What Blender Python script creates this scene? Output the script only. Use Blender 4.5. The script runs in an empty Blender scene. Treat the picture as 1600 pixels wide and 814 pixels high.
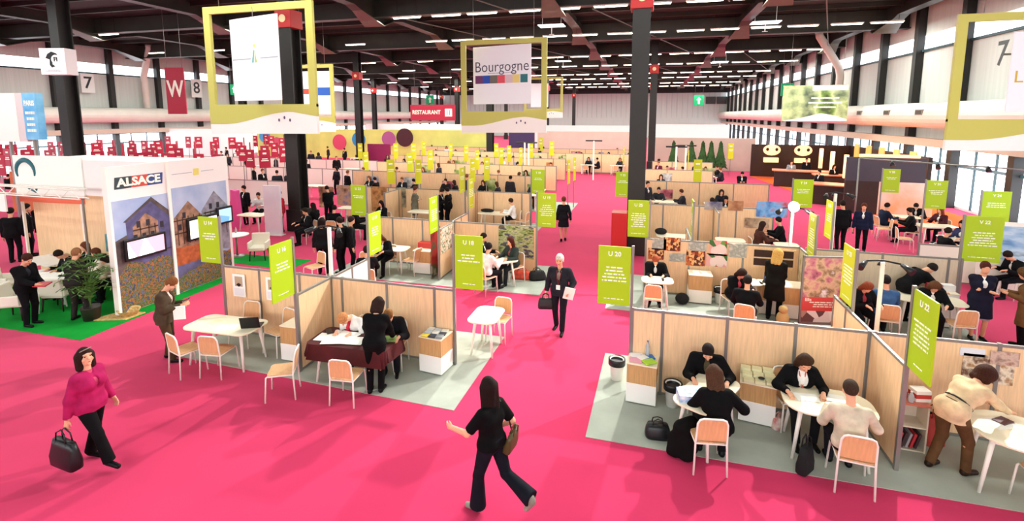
import bpy, math, random
import numpy as np
from mathutils import Vector, Matrix

random.seed(7)
SC = bpy.context.scene
COL = SC.collection
PI = math.pi

# ---------------------------------------------------------------- camera
FPX, CX, CY, HORIZ, VPX, CAMH = 780.0, 800.0, 280.0, 180.0, 1015.0, 4.75
PITCH = math.atan((CY-HORIZ)/FPX)
YAW = math.atan((VPX-CX)/math.hypot(FPX, CY-HORIZ))
cam_d = bpy.data.cameras.new('camera')
cam = bpy.data.objects.new('camera', cam_d); COL.objects.link(cam)
cam_d.sensor_width = 36.0; cam_d.lens = FPX/1600*36
cam_d.shift_y = -(407-CY)/1600.0
cam_d.clip_end = 400
cam.location = (0, 0, CAMH); cam.rotation_euler = (PI/2-PITCH, 0, YAW)
SC.camera = cam
_f = (-math.sin(YAW)*math.cos(PITCH), math.cos(YAW)*math.cos(PITCH), -math.sin(PITCH))
_r = (math.cos(YAW), math.sin(YAW), 0)
_u = (-math.sin(YAW)*math.sin(PITCH), math.cos(YAW)*math.sin(PITCH), math.cos(PITCH))
def _ray(x, y):
    a = (x-CX)/FPX; b = (CY-y)/FPX
    return [_f[i]+a*_r[i]+b*_u[i] for i in range(3)]
def at(x, y, z=0.0):                       # point at height z seen along a sight line
    d = _ray(x, y); t = (z-CAMH)/d[2]
    return (d[0]*t, d[1]*t, z)
def atY(x, y, Y):
    d = _ray(x, y); t = Y/d[1]
    return (d[0]*t, Y, CAMH+d[2]*t)

# ---------------------------------------------------------------- colour management
SC.view_settings.view_transform = 'Standard'
SC.view_settings.look = 'None'
SC.view_settings.gamma = 1.0
SC.view_settings.use_curve_mapping = False
SC.view_settings.exposure = 0.8

# ---------------------------------------------------------------- world (daylight outside the hall)
w = bpy.data.worlds.new('daylight'); SC.world = w; w.use_nodes = True
w.node_tree.nodes['Background'].inputs[0].default_value = (0.86, 0.93, 1.0, 1)
w.node_tree.nodes['Background'].inputs[1].default_value = 1.6

def light(name, kind, loc, energy, color=(1, 1, 1), rot=(0, 0, 0), **kw):
    d = bpy.data.lights.new(name, kind); d.energy = energy; d.color = color
    for k, v in kw.items(): setattr(d, k, v)
    o = bpy.data.objects.new(name, d); COL.objects.link(o)
    o.location = loc; o.rotation_euler = rot
    return o
# the light of the rows of ceiling tubes (one long area light at each double row)
LAMP_Y = (-9.0, 4.7, 13.5, 26.1, 34.8, 47.3, 56.4, 68.0, 76.5, 89.0, 98.5)
for ly in LAMP_Y:
    e = 1500 if ly < 40 else 1300
    light('tube_row_light', 'AREA', (-14, ly, 10.02), e*(.55 if ly < 10 else 1.0 if ly < 16 else 1.95), (0.95, 1.0, 0.93), shape='RECTANGLE', size=56, size_y=0.5)
# daylight through the glazing of the right-hand and left-hand walls
light('window_light_right', 'AREA', (14.9, 45, 1.6), 900, (0.85, 0.93, 1.0), (0, -PI/2, 0), shape='RECTANGLE', size=2.6, size_y=80)
light('window_light_left', 'AREA', (-47.4, 45, 1.6), 900, (0.85, 0.93, 1.0), (0, PI/2, 0), shape='RECTANGLE', size=2.6, size_y=80)
light('window_light_front', 'AREA', (-14, -13.6, 7.0), 2000, (.98, 1.0, .97), (PI/2, 0, 0), shape='RECTANGLE', size=50, size_y=3.2)  # added fill from behind the camera to brighten panel fronts, no known window
# roof floodlights inferred from the floor shadows in the foreground, no fixtures modelled
def spot(loc, target, e, size=60, blend=.6, color=(1, .93, .82), r=.08):
    v = Vector(target)-Vector(loc)
    o = light('roof_floodlight', 'SPOT', loc, e, color, spot_size=math.radians(size), spot_blend=blend, shadow_soft_size=r)
    o.rotation_euler = v.to_track_quat('-Z', 'Y').to_euler()
    return o

spot((7.5, 17, 9.6), (-3.0, 5.5, 0), 5200, 62, .5, (1, .97, .92), .12)
spot((1.0, 19, 9.6), (-1.0, 6.5, 0), 4200, 50, .6, (1, .97, .92), .12)
spot((-3.5, 20, 9.6), (-7.0, 7.5, 0), 4200, 50, .6, (1, .97, .92), .12)
# ---------------------------------------------------------------- materials
def lin(c):
    return tuple((v/12.92 if v <= .04045 else ((v+.055)/1.055)**2.4) for v in c)
def rgb(h):
    if isinstance(h, str): h = tuple(int(h[i:i+2], 16)/255 for i in (0, 2, 4))
    return lin(h)
_mats = {}
def mat(name, col='808080', rough=.6, metal=0, noise=0, scale=8, emit=0, bump=0, stretch=None, trans=0, spec=.4, col2=None):
    if name in _mats: return _mats[name]
    m = bpy.data.materials.new(name); _mats[name] = m; m.use_nodes = True
    nt = m.node_tree; b = nt.nodes['Principled BSDF']; c = rgb(col)
    b.inputs['Base Color'].default_value = (*c, 1); b.inputs['Roughness'].default_value = rough
    b.inputs['Metallic'].default_value = metal; b.inputs['Specular IOR Level'].default_value = spec
    if trans: b.inputs['Transmission Weight'].default_value = trans
    m.diffuse_color = (*c, 1)
    if emit:
        b.inputs['Emission Color'].default_value = (*c, 1); b.inputs['Emission Strength'].default_value = emit
    if noise or bump or col2:
        tc = nt.nodes.new('ShaderNodeTexCoord'); mp = nt.nodes.new('ShaderNodeMapping')
        nz = nt.nodes.new('ShaderNodeTexNoise'); nz.inputs['Scale'].default_value = scale; nz.inputs['Detail'].default_value = 4
        nt.links.new(tc.outputs['Object'], mp.inputs[0]); nt.links.new(mp.outputs[0], nz.inputs['Vector'])
        if stretch: mp.inputs['Scale'].default_value = stretch
        if noise or col2:
            rp = nt.nodes.new('ShaderNodeValToRGB')
            rp.color_ramp.elements[0].position = .3; rp.color_ramp.elements[1].position = .7
            a = tuple(v*(1-noise) for v in c); d = rgb(col2) if col2 else tuple(min(1, v*(1+noise)) for v in c)
            rp.color_ramp.elements[0].color = (*a, 1); rp.color_ramp.elements[1].color = (*d, 1)
            nt.links.new(nz.outputs['Fac'], rp.inputs[0]); nt.links.new(rp.outputs[0], b.inputs['Base Color'])
        if bump:
            bm_ = nt.nodes.new('ShaderNodeBump'); bm_.inputs['Strength'].default_value = bump; bm_.inputs['Distance'].default_value = .01
            nt.links.new(nz.outputs['Fac'], bm_.inputs['Height']); nt.links.new(bm_.outputs[0], b.inputs['Normal'])
    return m
def multi(name, cols, scale=6, rough=.7, kind='noise', stretch=None, seed=0):
    """printed picture: several colours in patches"""
    if name in _mats: return _mats[name]
    m = bpy.data.materials.new(name); _mats[name] = m; m.use_nodes = True
    nt = m.node_tree; b = nt.nodes['Principled BSDF']; b.inputs['Roughness'].default_value = rough
    tc = nt.nodes.new('ShaderNodeTexCoord'); mp = nt.nodes.new('ShaderNodeMapping')
    mp.inputs['Location'].default_value = (seed*3.1, seed*1.7, seed)
    if stretch: mp.inputs['Scale'].default_value = stretch
    nt.links.new(tc.outputs['Object'], mp.inputs[0])
    if kind == 'noise':
        nz = nt.nodes.new('ShaderNodeTexNoise'); nz.inputs['Scale'].default_value = scale; nz.inputs['Detail'].default_value = 5; out = nz.outputs['Fac']
    else:
        nz = nt.nodes.new('ShaderNodeTexVoronoi'); nz.inputs['Scale'].default_value = scale
        sp = nt.nodes.new('ShaderNodeSeparateColor'); nt.links.new(nz.outputs['Color'], sp.inputs[0]); out = sp.outputs[0]
    nt.links.new(mp.outputs[0], nz.inputs['Vector'])
    rp = nt.nodes.new('ShaderNodeValToRGB'); rp.color_ramp.interpolation = 'LINEAR' if kind == 'noise' else 'CONSTANT'
    n = len(cols); lo, hi = (.3, .7) if kind == 'noise' else (0, .98)
    while len(rp.color_ramp.elements) < n: rp.color_ramp.elements.new(.5)
    for i, c in enumerate(cols):
        rp.color_ramp.elements[i].position = lo+(hi-lo)*i/(n-1 if kind == 'noise' else n)
        rp.color_ramp.elements[i].color = (*rgb(c), 1)
    nt.links.new(out, rp.inputs[0]); nt.links.new(rp.outputs[0], b.inputs['Base Color'])
    return m
WOOD = mat('pale_beech_laminate', 'eec79b', .5, noise=.09, scale=3, stretch=(14, 14, 1))
CHWOOD = mat('chair_beech', 'd9a878', .45, noise=.1, scale=3, stretch=(10, 10, 1))
BOXWOOD = mat('counter_oak', 'c79c66', .5, noise=.14, scale=3, stretch=(16, 16, 1))
ALU = mat('brushed_aluminium', '8f8d88', .4, metal=.5)
WHITE = mat('white_lacquer', 'f0ece2', .4)
WHITEP = mat('white_plastic', 'f4f2ec', .5)
CREAM = mat('cream_tabletop', 'f1e4c8', .35)
BLACK = mat('black_fabric', '121214', .85, noise=.3, scale=20)
BLACKP = mat('black_plastic', '151518', .35)
STEEL = mat('dark_column_steel', '1c1a18', .5, noise=.15, scale=2)
PINK = mat('pink_carpet', 'c4305a', .95, noise=.04, scale=1.2, bump=.15, spec=.1)
for _n in PINK.node_tree.nodes:
    if _n.type == 'BSDF_PRINCIPLED':
        _n.inputs['Sheen Weight'].default_value = .12; _n.inputs['Sheen Roughness'].default_value = .45; _n.inputs['Sheen Tint'].default_value = (1, .75, .82, 1)
GREYC = mat('grey_carpet', 'a4a99d', .95, noise=.08, scale=2.5, spec=.1)
GREENC = mat('green_carpet', '0e8a2e', .95, noise=.15, scale=2, spec=.1)
ORANGEC = mat('orange_carpet', 'e5642c', .95, noise=.07, scale=2, spec=.1)
LIME = mat('lime_green_board', 'a9c90a', .5)
LIME2 = mat('yellow_green_board', 'c9cf20', .5)
LETTER = mat('white_lettering', 'f6f8e8', .5)
PAPER = mat('white_paper', 'f7f5ee', .7)

# ---------------------------------------------------------------- mesh helpers
def tag(o, label=None, cat=None, group=None, kind=None):
    if label: o['label'] = label
    if cat: o['category'] = cat
    if group: o['group'] = group
    if kind: o['kind'] = kind
    return o
def empty(name, loc=(0, 0, 0), rz=0, label=None, cat=None, group=None):
    o = bpy.data.objects.new(name, None); COL.objects.link(o)
    o.location = loc; o.rotation_euler = (0, 0, rz); o.empty_display_size = .1
    return tag(o, label, cat, group)
class MB:
    def __init__(s): s.v = []; s.f = []; s.m = []; s.s = []
    def add(s, vs, fs, mi=0, smooth=False):
        n = len(s.v); s.v += [tuple(v) for v in vs]
        for f in fs: s.f.append(tuple(i+n for i in f)); s.m.append(mi); s.s.append(smooth)
        return s
    def box(s, c, d, rz=0, mi=0, rx=0, ry=0):
        hx, hy, hz = d[0]/2, d[1]/2, d[2]/2
        R = Matrix.Rotation(rz, 3, 'Z') @ Matrix.Rotation(ry, 3, 'Y') @ Matrix.Rotation(rx, 3, 'X')
        vs = [Vector(c)+R @ Vector((x, y, z)) for z in (-hz, hz) for y in (-hy, hy) for x in (-hx, hx)]
        return s.add(vs, [(0, 2, 3, 1), (4, 5, 7, 6), (0, 1, 5, 4), (2, 6, 7, 3), (0, 4, 6, 2), (1, 3, 7, 5)], mi)
    def bb(s, x0, x1, y0, y1, z0, z1, mi=0): return s.box(((x0+x1)/2, (y0+y1)/2, (z0+z1)/2), (abs(x1-x0), abs(y1-y0), abs(z1-z0)), mi=mi)
    def tube(s, pts, r, n=8, mi=0, closed=False, smooth=True):
        pts = [Vector(p) for p in pts]; m = len(pts); rr = r if isinstance(r, (list, tuple)) else [r]*m
        vs = []; prev = None
        for i, p in enumerate(pts):
            if closed: t = (pts[(i+1) % m]-pts[i-1])
            else: t = pts[min(i+1, m-1)]-pts[max(i-1, 0)]
            t.normalize()
            if prev is None: a = t.orthogonal().normalized()
            else:
                a = prev-t*prev.dot(t)
                a = a.normalized() if a.length > 1e-5 else t.orthogonal().normalized()
            prev = a; b = t.cross(a)
            for k in range(n):
                q = 2*PI*k/n; vs.append(p+(a*math.cos(q)+b*math.sin(q))*rr[i])
        fs = []
        for i in range(m if closed else m-1):
            j = (i+1) % m
            for k in range(n): fs.append((i*n+k, i*n+(k+1) % n, j*n+(k+1) % n, j*n+k))
        s.add(vs, fs, mi, smooth)
        if not closed:
            o = len(s.v)-m*n
            s.f.append(tuple(o+k for k in range(n))[::-1]); s.m.append(mi); s.s.append(False)
            s.f.append(tuple(o+(m-1)*n+k for k in range(n))); s.m.append(mi); s.s.append(False)
        return s
    def prism(s, poly, z0, z1, mi=0):
        n = len(poly)
        vs = [(x, y, z0) for x, y in poly]+[(x, y, z1) for x, y in poly]
        fs = [tuple(range(n))[::-1], tuple(range(n, 2*n))]+[(i, (i+1) % n, n+(i+1) % n, n+i) for i in range(n)]
        return s.add(vs, fs, mi)
    def prismY(s, poly, y0, y1, mi=0):       # poly in x,z
        n = len(poly)
        vs = [(x, y0, z) for x, z in poly]+[(x, y1, z) for x, z in poly]
        fs = [tuple(range(n)), tuple(range(n, 2*n))[::-1]]+[(i, n+i, n+(i+1) % n, (i+1) % n) for i in range(n)]
        return s.add(vs, fs, mi)
    def lathe(s, c, prof, n=16, mi=0, smooth=True):
        vs = []; m = len(prof)
        for r, z in prof:
            for k in range(n): vs.append((c[0]+r*math.cos(2*PI*k/n), c[1]+r*math.sin(2*PI*k/n), c[2]+z))
        fs = [(i*n+k, i*n+(k+1) % n, (i+1)*n+(k+1) % n, (i+1)*n+k) for i in range(m-1) for k in range(n)]
        s.add(vs, fs, mi, smooth)
        o = len(s.v)-m*n
        s.f.append(tuple(o+k for k in range(n))[::-1]); s.m.append(mi); s.s.append(False)
        s.f.append(tuple(o+(m-1)*n+k for k in range(n))); s.m.append(mi); s.s.append(False)
        return s
    def ell(s, c, r, n=12, m=8, mi=0):
        vs = [(c[0], c[1], c[2]-r[2])]
        for i in range(1, m):
            a = PI*i/m
            for k in range(n): vs.append((c[0]+r[0]*math.sin(a)*math.cos(2*PI*k/n), c[1]+r[1]*math.sin(a)*math.sin(2*PI*k/n), c[2]-r[2]*math.cos(a)))
        vs.append((c[0], c[1], c[2]+r[2])); L = len(vs)-1
        fs = [(0, 1+(k+1) % n, 1+k) for k in range(n)]
        for i in range(m-2):
            for k in range(n): fs.append((1+i*n+k, 1+i*n+(k+1) % n, 1+(i+1)*n+(k+1) % n, 1+(i+1)*n+k))
        fs += [(1+(m-2)*n+k, 1+(m-2)*n+(k+1) % n, L) for k in range(n)]
        return s.add(vs, fs, mi, True)
    def mesh(s, name, mats):
        me = bpy.data.meshes.new(name); me.from_pydata(s.v, [], s.f)
        for m in (mats if isinstance(mats, (list, tuple)) else [mats]): me.materials.append(m)
        me.polygons.foreach_set('material_index', s.m); me.polygons.foreach_set('use_smooth', s.s)
        me.update(); return me
    def build(s, name, mats, parent=None, bevel=0, loc=None, rz=0):
        o = bpy.data.objects.new(name, s.mesh(name, mats)); COL.objects.link(o)
        if parent: o.parent = parent
        if loc: o.location = loc; o.rotation_euler = (0, 0, rz)
        if bevel:
            b = o.modifiers.new('bevel', 'BEVEL'); b.width = bevel; b.segments = 2; b.limit_method = 'ANGLE'
        return o
def struct(name, mb, mats): return tag(mb.build(name, mats), kind='structure')
def rrect(w_, d, r, n=5):
    p = []
    for cx, cy, a in ((w_/2-r, d/2-r, 0), (-w_/2+r, d/2-r, 90), (-w_/2+r, -d/2+r, 180), (w_/2-r, -d/2+r, 270)):
        for i in range(n+1):
            q = math.radians(a+90*i/n); p.append((cx+r*math.cos(q), cy+r*math.sin(q)))
    return p
def text(name, body, size, m, parent, loc, rot=(PI/2, 0, 0), extrude=.003, width=None, bold=0):
    c = bpy.data.curves.new(name, 'FONT'); c.body = body; c.size = size; c.extrude = extrude; c.align_x = 'CENTER'; c.align_y = 'CENTER'
    c.offset = bold; c.resolution_u = 3
    t = bpy.data.objects.new(name, c); COL.objects.link(t)
    bpy.context.view_layer.update()
    me = bpy.data.meshes.new_from_object(t.evaluated_get(bpy.context.evaluated_depsgraph_get()))
    bpy.data.objects.remove(t); bpy.data.curves.remove(c)
    if width and len(me.vertices):
        xs = [v.co.x for v in me.vertices]; k = width/(max(xs)-min(xs))
        for v in me.vertices: v.co.x *= k
    me.materials.clear(); me.materials.append(m)
    o = bpy.data.objects.new(name, me); COL.objects.link(o); o.parent = parent
    o.location = loc; o.rotation_euler = rot
    return o
def copy_tree(o, parent=None, **kw):
    c = o.copy(); COL.objects.link(c); c.parent = parent
    for ch in o.children: copy_tree(ch, c)
    return c

# ================================================================ THE HALL
XL, XR, YF, YN = -48.0, 15.3, 112.0, -14.0
WALLP = mat('pale_grey_cladding', 'c3c6c0', .6, noise=.06, scale=1, stretch=(1, 6, .2))
FARW = mat('far_wall_cladding', 'cdd8d2', .7, noise=.04, scale=1, stretch=(6, 1, .2))
DUCTM = mat('duct_sheet', 'dcd3c8', .5, noise=.05, scale=1)
CEILM = mat('black_brown_roof_deck', '1f1712', .8, noise=.25, scale=.6)
BEAMM = mat('dark_steel_beam', '34312b', .45, noise=.2, scale=.8)
GLOW = mat('sky_glass', 'eef7ff', .3, emit=2.2)
FRAMEM = mat('window_frame_dark', '2b4348', .5)
floor = MB().bb(XL, XR, YN, YF, -.1, 0); struct('floor', floor, PINK)
struct('ceiling', MB().bb(XL, XR, YN, YF, 11.3, 11.5), CEILM)
struct('wall_back', MB().bb(XL, XR, YF, YF+.3, 0, 11.3), FARW)
struct('wall_front', MB().bb(XL, XR, YN-.3, YN, 0, 11.3), WALLP)
struct('window_3', MB().bb(-40, 12, YN+.05, YN+.1, 5.4, 8.6), GLOW)  # invented glowing strip on the unseen wall, stands for the added front fill
ribs = MB()
for i in range(60): ribs.bb(XL+1+i*1.05, XL+1.06+i*1.05, YF-.06, YF, 4.2, 9.4)
struct('trim_1', ribs, mat('cladding_seam', 'b4bfba', .7))
tb = MB().bb(XL, XR, YF-.5, YF-.1, 9.4, 11.3); struct('trim_2', tb, STEEL)
for side, X, sg, nm in ((1, XR, -1, 'right'), (0, XL, 1, 'left')):
    y0 = 30.6 % 4.6
    base = MB()
    base.bb(X, X-sg*.3, YN, YF, 3.05, 8.5); base.bb(X, X-sg*.3, YN, YF, 9.35, 11.3); base.bb(X, X-sg*.3, YN, YF, 0, .12)
    struct('wall_'+nm, base, WALLP)
    g = MB().bb(X-sg*.15, X-sg*.2, YN, YF, 8.5, 9.35).bb(X-sg*.15, X-sg*.2, YN, YF, .12, 3.05)
    struct('window_%d' % (1+side), g, GLOW)
    r = MB().bb(X+sg*.02, X+sg*.12, YN, YF, 8.40, 8.52).bb(X, X+sg*.14, YN, YF, 2.12, 2.24).bb(X, X+sg*.14, YN, YF, 3.0, 3.08)
    k = y0-4.6*3
    while k < YF:
        for q in (1, 2): r.bb(X, X+sg*.08, k+q*1.533-.04, k+q*1.533+.04, .12, 3.0)
        k += 4.6
    struct('trim_%d' % (3+side), r, FRAMEM)
    c = MB(); k = y0-4.6*3
    while k < YF:
        c.bb(X+sg*.02, X+sg*.42, k-.2, k+.2, 0, 3.05); c.bb(X+sg*.02, X+sg*.42, k-.2, k+.2, 3.05, 11.2); k += 4.6
    struct('trim_%d' % (5+side), c, STEEL)
    # upper duct: fat rounded box, and the lower service band
    zc, rad = 4.75, .66
    d = MB(); poly = [(X+sg*(.5+rad+rad*math.cos(a)), zc+rad*math.sin(a)) for a in [2*PI*i/20 for i in range(20)]]
    d.prismY(poly, YN, YF)
    o = struct('trim_%d' % (7+side), d, DUCTM)
    b2 = MB().bb(X+sg*.45, X+sg*.9, YN, YF, 3.08, 3.5); struct('trim_%d' % (9+side), b2, mat('service_band', 'c9b7a6', .6))
# grille marks on ducts
# ---- roof: deck, longitudinal tapered beams and cross beams
def long_beam(x):
    m = MB(); ys = []
    for c in range(-1, 6):
        y = 17.4-26.1+26.1*c*1.0
        ys.append(y)
    top = 11.25
    y = YN
    pts = []
    while y <= YF+.01:
        d = min(abs(((y-16.0) % 10.6)), 10.6-abs(((y-16.0) % 10.6)))
        dep = .62+.75*max(0, 1-d/2.4)
        pts.append((y, top-dep)); y += 1.06
    vs = []; 
    for sx in (-.05, .05):
        for (y, z) in pts: vs += [(x+sx, y, top), (x+sx, y, z)]
    n = len(pts); fs = []
    for a in range(n-1):
        fs.append((2*a, 2*a+2, 2*a+3, 2*a+1)); o = 2*n
        fs.append((o+2*a, o+2*a+1, o+2*a+3, o+2*a+2))
    m.add(vs, fs)
    # lower flange
    vs = [(x+sx, y, z-dz) for (y, z) in pts for sx, dz in ((-.3, 0), (.3, 0), (.3, .06), (-.3, .06))]
    fs = []
    for a in range(n-1):
        for k in range(4): fs.append((4*a+k, 4*a+4+k, 4*a+4+(k+1) % 4, 4*a+(k+1) % 4))
    m.add(vs, fs)
    return m
GUS = mat('gusset_plate', '5c574c', .35, noise=.15, scale=2)
nt_ = 11
for i, x in enumerate([-46.5, -37, -26.0, -15.5, -5.0, 5.6, 14.0]):
    struct('trim_%d' % nt_, long_beam(x), BEAMM); nt_ += 1
    g = MB(); y = 5.4
    while y < 108:          # widened lighter flange plates at each crossing
        for q in range(6):
            y0, y1 = y-1.8+q*.6, y-1.2+q*.6; w0 = .3+.35*max(0, 1-abs(y0-y)/1.8); w1 = .3+.35*max(0, 1-abs(y1-y)/1.8)
            f_ = lambda v: 11.25-(.62+.75*max(0, 1-abs(v-y)/2.4))-.015
            z0, z1 = f_(y0), f_(y1)
            g.add([(x-w0, y0, z0), (x+w0, y0, z0), (x+w1, y1, z1), (x-w1, y1, z1), (x-w0, y0, z0-.05), (x+w0, y0, z0-.05), (x+w1, y1, z1-.05), (x-w1, y1, z1-.05)],
                  [(0, 1, 2, 3), (4, 7, 6, 5), (0, 4, 5, 1), (1, 5, 6, 2), (2, 6, 7, 3), (3, 7, 4, 0)])
        y += 10.6
    struct('trim_%d' % nt_, g, GUS); nt_ += 1
for k, y in enumerate([5.4, 16.0, 26.6, 37.2, 47.8, 58.4, 69, 79.6, 90.2, 100.8]):
    deep = k % 2
    m = MB().bb(XL, XR, y-.06, y+.06, 10.1 if deep else 10.35, 11.25).bb(XL, XR, y-.28, y+.28, (10.1 if deep else 10.35)-.06, 10.1 if deep else 10.35)
    struct('trim_%d' % nt_, m, BEAMM); nt_ += 1
# thin purlins
m = MB(); y = YN+1
while y < YF: m.bb(XL, XR, y-.05, y+.05, 11.05, 11.3); y += 2.65
struct('trim_%d' % nt_, m, BEAMM); nt_ += 1
# tie rods
rod = MB()
for x0 in (-15.5, -5.0, 5.6):
    for y in (5.4, 26.6, 47.8):
        rod.tube([(x0+2.0, y, 10.15), (x0+8.5, y+21.2, 10.15)], .035, 5)
struct('trim_%d' % nt_, rod, mat('tie_rod_grey', '6e6a64', .5)); nt_ += 1

# ---- tube lamps
TUBE = mat('fluorescent_tube', 'fff6dc', .3, emit=9)
def tube_lamp():
    e = empty('ceiling_lamp', (0, 0, 0), 0, 'slim white fluorescent tube lamp under the dark roof', 'lamp', 'fluorescent tube lamps of the hall roof')
    MB().bb(-.86, .86, -.07, .07, .02, .09).build('lamp_housing', WHITE, e); MB().bb(-.59, -.575, -.008, .008, .09, 1.18).build('hanger', STEEL, e); MB().bb(.575, .59, -.008, .008, .09, 1.18).build('hanger', STEEL, e)
    MB().bb(-.8, .8, -.05, .05, -.03, .02).build('lamp_tube', TUBE, e)
    return e
tl0 = None
for ly in LAMP_Y[3:]:
    x = -44.0; gi = 0
    while x < 13.5:
        skip = (x < -16 and (gi % 3 != 1)) or (ly < 30 and x < -14 and gi % 2)
        if not skip and abs((x+.2) % 10.55-5.4) > .5:
            if tl0 is None: tl0 = tube_lamp(); t = tl0
            else: t = copy_tree(tl0)
            t.location = (x, ly, 10.12); t['label'] = 'slim white fluorescent tube lamp in the %s row of lamps under the dark roof' % ['nearest', 'second', 'third', 'fourth', 'fifth', 'sixth', 'seventh', 'eighth'][LAMP_Y[3:].index(ly)]
        x += 2.05 if gi % 2 else 2.35; gi += 1
# skylight-like square diffusers
SQ = mat('square_light_diffuser', 'dfe6ec', .3, emit=1.2)
for (x, y) in ((862, 41), (1196, 36), (880, 96), (1125, 97)):
    p = at(x, y, 10.3)
    e = empty('square_lamp', p, 0, None, 'lamp')
    e['label'] = 'square grey-white ceiling light, %s' % ({862: 'nearer one left of the tall dark column', 1196: 'nearer one to the right of the tall dark column', 880: 'farther one left of the tall dark column', 1125: 'farther one right of the tall dark column'}[x])
    MB().bb(-.8, .8, -.5, .5, 0, .05).build('diffuser', SQ, e); MB().bb(-.6, -.58, -.02, .02, .05, 1.0).build('hanger', WHITE, e); MB().bb(.58, .6, -.02, .02, .05, 1.0).build('hanger', WHITE, e); MB().bb(-.02, .02, -.02, .02, -.5, .0).bb(-.15, .15, -.02, .02, -.52, -.48).build('sensor_stem', WHITE, e)

# ---- columns (27 m and 13.5 m grid)
REDM = mat('red_sign_plate', 'b32020', .5)
def column(x, y, red, label):
    e = empty('steel_column', (x, y, 0), 0, label, 'column')
    m = MB()
    m.bb(-.28, .28, -.3, -.24, 0, 11.2).bb(-.28, .28, .24, .3, 0, 11.2).bb(-.06, .06, -.24, .24, 0, 11.2).bb(-.2, -.12, -.24, .24, 0, 11.2)
    m.build('shaft', STEEL, e)
    MB().bb(-.36, .36, -.36, .36, 0, .9).build('base_cladding', STEEL, e, bevel=.02)
    if red:
        MB().bb(-.36, .36, -.36, .36, 8.15, 8.85).build('row_marker', REDM, e, bevel=.02)
        MB().lathe((0, 0, 0), [(.15, 0), (.15, .02)]).build('marker_disc', mat('marker_cream', 'f1d9a8', .5), e, loc=(0, -.37, 8.5)).rotation_euler = (PI/2, 0, 0)
    return e
for ky, Y in enumerate((17.4, 43.5, 69.6, 95.7)):
    for kx, X in enumerate((-41.1, -27.4, -13.95, -.35)):
        if ky == 0 and kx == 0: continue
        lab = 'dark steel hall column, %s in the %s row from the front' % (['outermost left', 'second from left', 'third from left', 'rightmost'][kx], ['nearest', 'second', 'third', 'fourth'][ky])
        column(.25 if kx == 3 and ky else -26.35 if (kx == 1 and ky == 0) else X, Y, not (kx == 1 and ky == 0), lab)

# ================================================================ FURNITURE BUILDERS (each makes one thing with its parts at the origin)
def rz_of(h): return math.radians(h)
def chair_parts(e, backm=None):
    backm = backm or CHWOOD
    f = MB()
    # rear inverted U: legs rising into the back hoop
    pts = [(-.215, -.25, 0), (-.2, -.225, .45), (-.19, -.255, .74), (-.165, -.268, .80), (-.12, -.272, .82), (.12, -.272, .82), (.165, -.268, .80), (.19, -.255, .74), (.2, -.225, .45), (.215, -.25, 0)]
    f.tube(pts, .0135, 8)
    f.build('back_frame', WHITE, e)
    for sx in (-1, 1):
        MB().tube([(sx*.225, .22, 0), (sx*.2, .195, .43), (sx*.2, .17, .445)], .0135, 8).build('leg', WHITE, e)
    MB().tube([(-.2, .17, .44), (-.2, -.225, .44)], .012, 6).tube([(.2, .17, .44), (.2, -.225, .44)], .012, 6).tube([(-.2, .17, .44), (.2, .17, .44)], .012, 6).tube([(-.2, -.22, .44), (.2, -.22, .44)], .012, 6).build('seat_rail', WHITE, e)
    s = MB(); s.prism([(x, y-.02) for x, y in rrect(.41, .41, .06)], .452, .468); s.build('seat', backm, e, bevel=.004)
    # curved back panel following the hoop
    b = MB(); vs = []; nx = 6
    for z, y, hw in ((.50, -.222, .19), (.62, -.236, .187), (.72, -.246, .182), (.78, -.256, .165), (.805, -.26, .13)):
        for i in range(nx+1):
            u = -1+2*i/nx; vs.append((u*hw, y-.012*(1-u*u), z))
    n = len(vs); vs2 = [(x, y-.012, z) for x, y, z in vs]
    fs = []
    for r in range(4):
        for i in range(nx):
            a = r*(nx+1)+i; fs.append((a, a+nx+1, a+nx+2, a+1)[::-1]); fs.append((n+a, n+a+nx+1, n+a+nx+2, n+a+1))
    ring = [i for i in range(nx+1)]+[r*(nx+1)+nx for r in range(1, 5)]+[4*(nx+1)+i for i in range(nx-1, -1, -1)]+[r*(nx+1) for r in range(3, 0, -1)]
    for i in range(len(ring)):
        a, c = ring[i], ring[(i+1) % len(ring)]; fs.append((a, c, n+c, n+a))
    b.add(vs+vs2, fs, 0, False); b.build('backrest', backm, e)
_proto = {}
def proto(key, maker):
    """first use returns the freshly built thing, later uses a copy of it"""
    if key not in _proto: _proto[key] = maker(); return _proto[key]
    return copy_tree(_proto[key])
def chair(x, y, h, label, group='white-framed beech chairs of the stands'):
    def mk():
        e = empty('stand_chair'); chair_parts(e); return e
    e = proto('chair', mk); e.location = (x, y, 0); e.rotation_euler = (0, 0, rz_of(h))
    tag(e, label, 'chair', group); return e
def armchair(x, y, h, label):
    def mk():
        e = empty('tub_armchair')
        LE = mat('cream_leather', 'e9e3d2', .5)
        MB().box((0, .02, .4), (.5, .5, .12)).build('seat', LE, e, bevel=.03)
        MB().box((0, -.23, .62), (.56, .09, .46), rx=.12).build('backrest', LE, e, bevel=.03)
        for s in (-1, 1): MB().box((s*.27, 0, .5), (.06, .46, .24)).build('armrest', LE, e, bevel=.02)
        for sx in (-1, 1):
            for sy in (-1, 1): MB().tube([(sx*.21, sy*.2, .36), (sx*.24, sy*.23, 0)], [.025, .015], 6).build('leg', mat('dark_leg_wood', '2a1a14', .5), e)
        return e
    e = proto('armchair', mk); e.location = (x, y, 0); e.rotation_euler = (0, 0, rz_of(h))
    return tag(e, label, 'armchair', 'cream armchairs on the green carpet')
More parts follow.
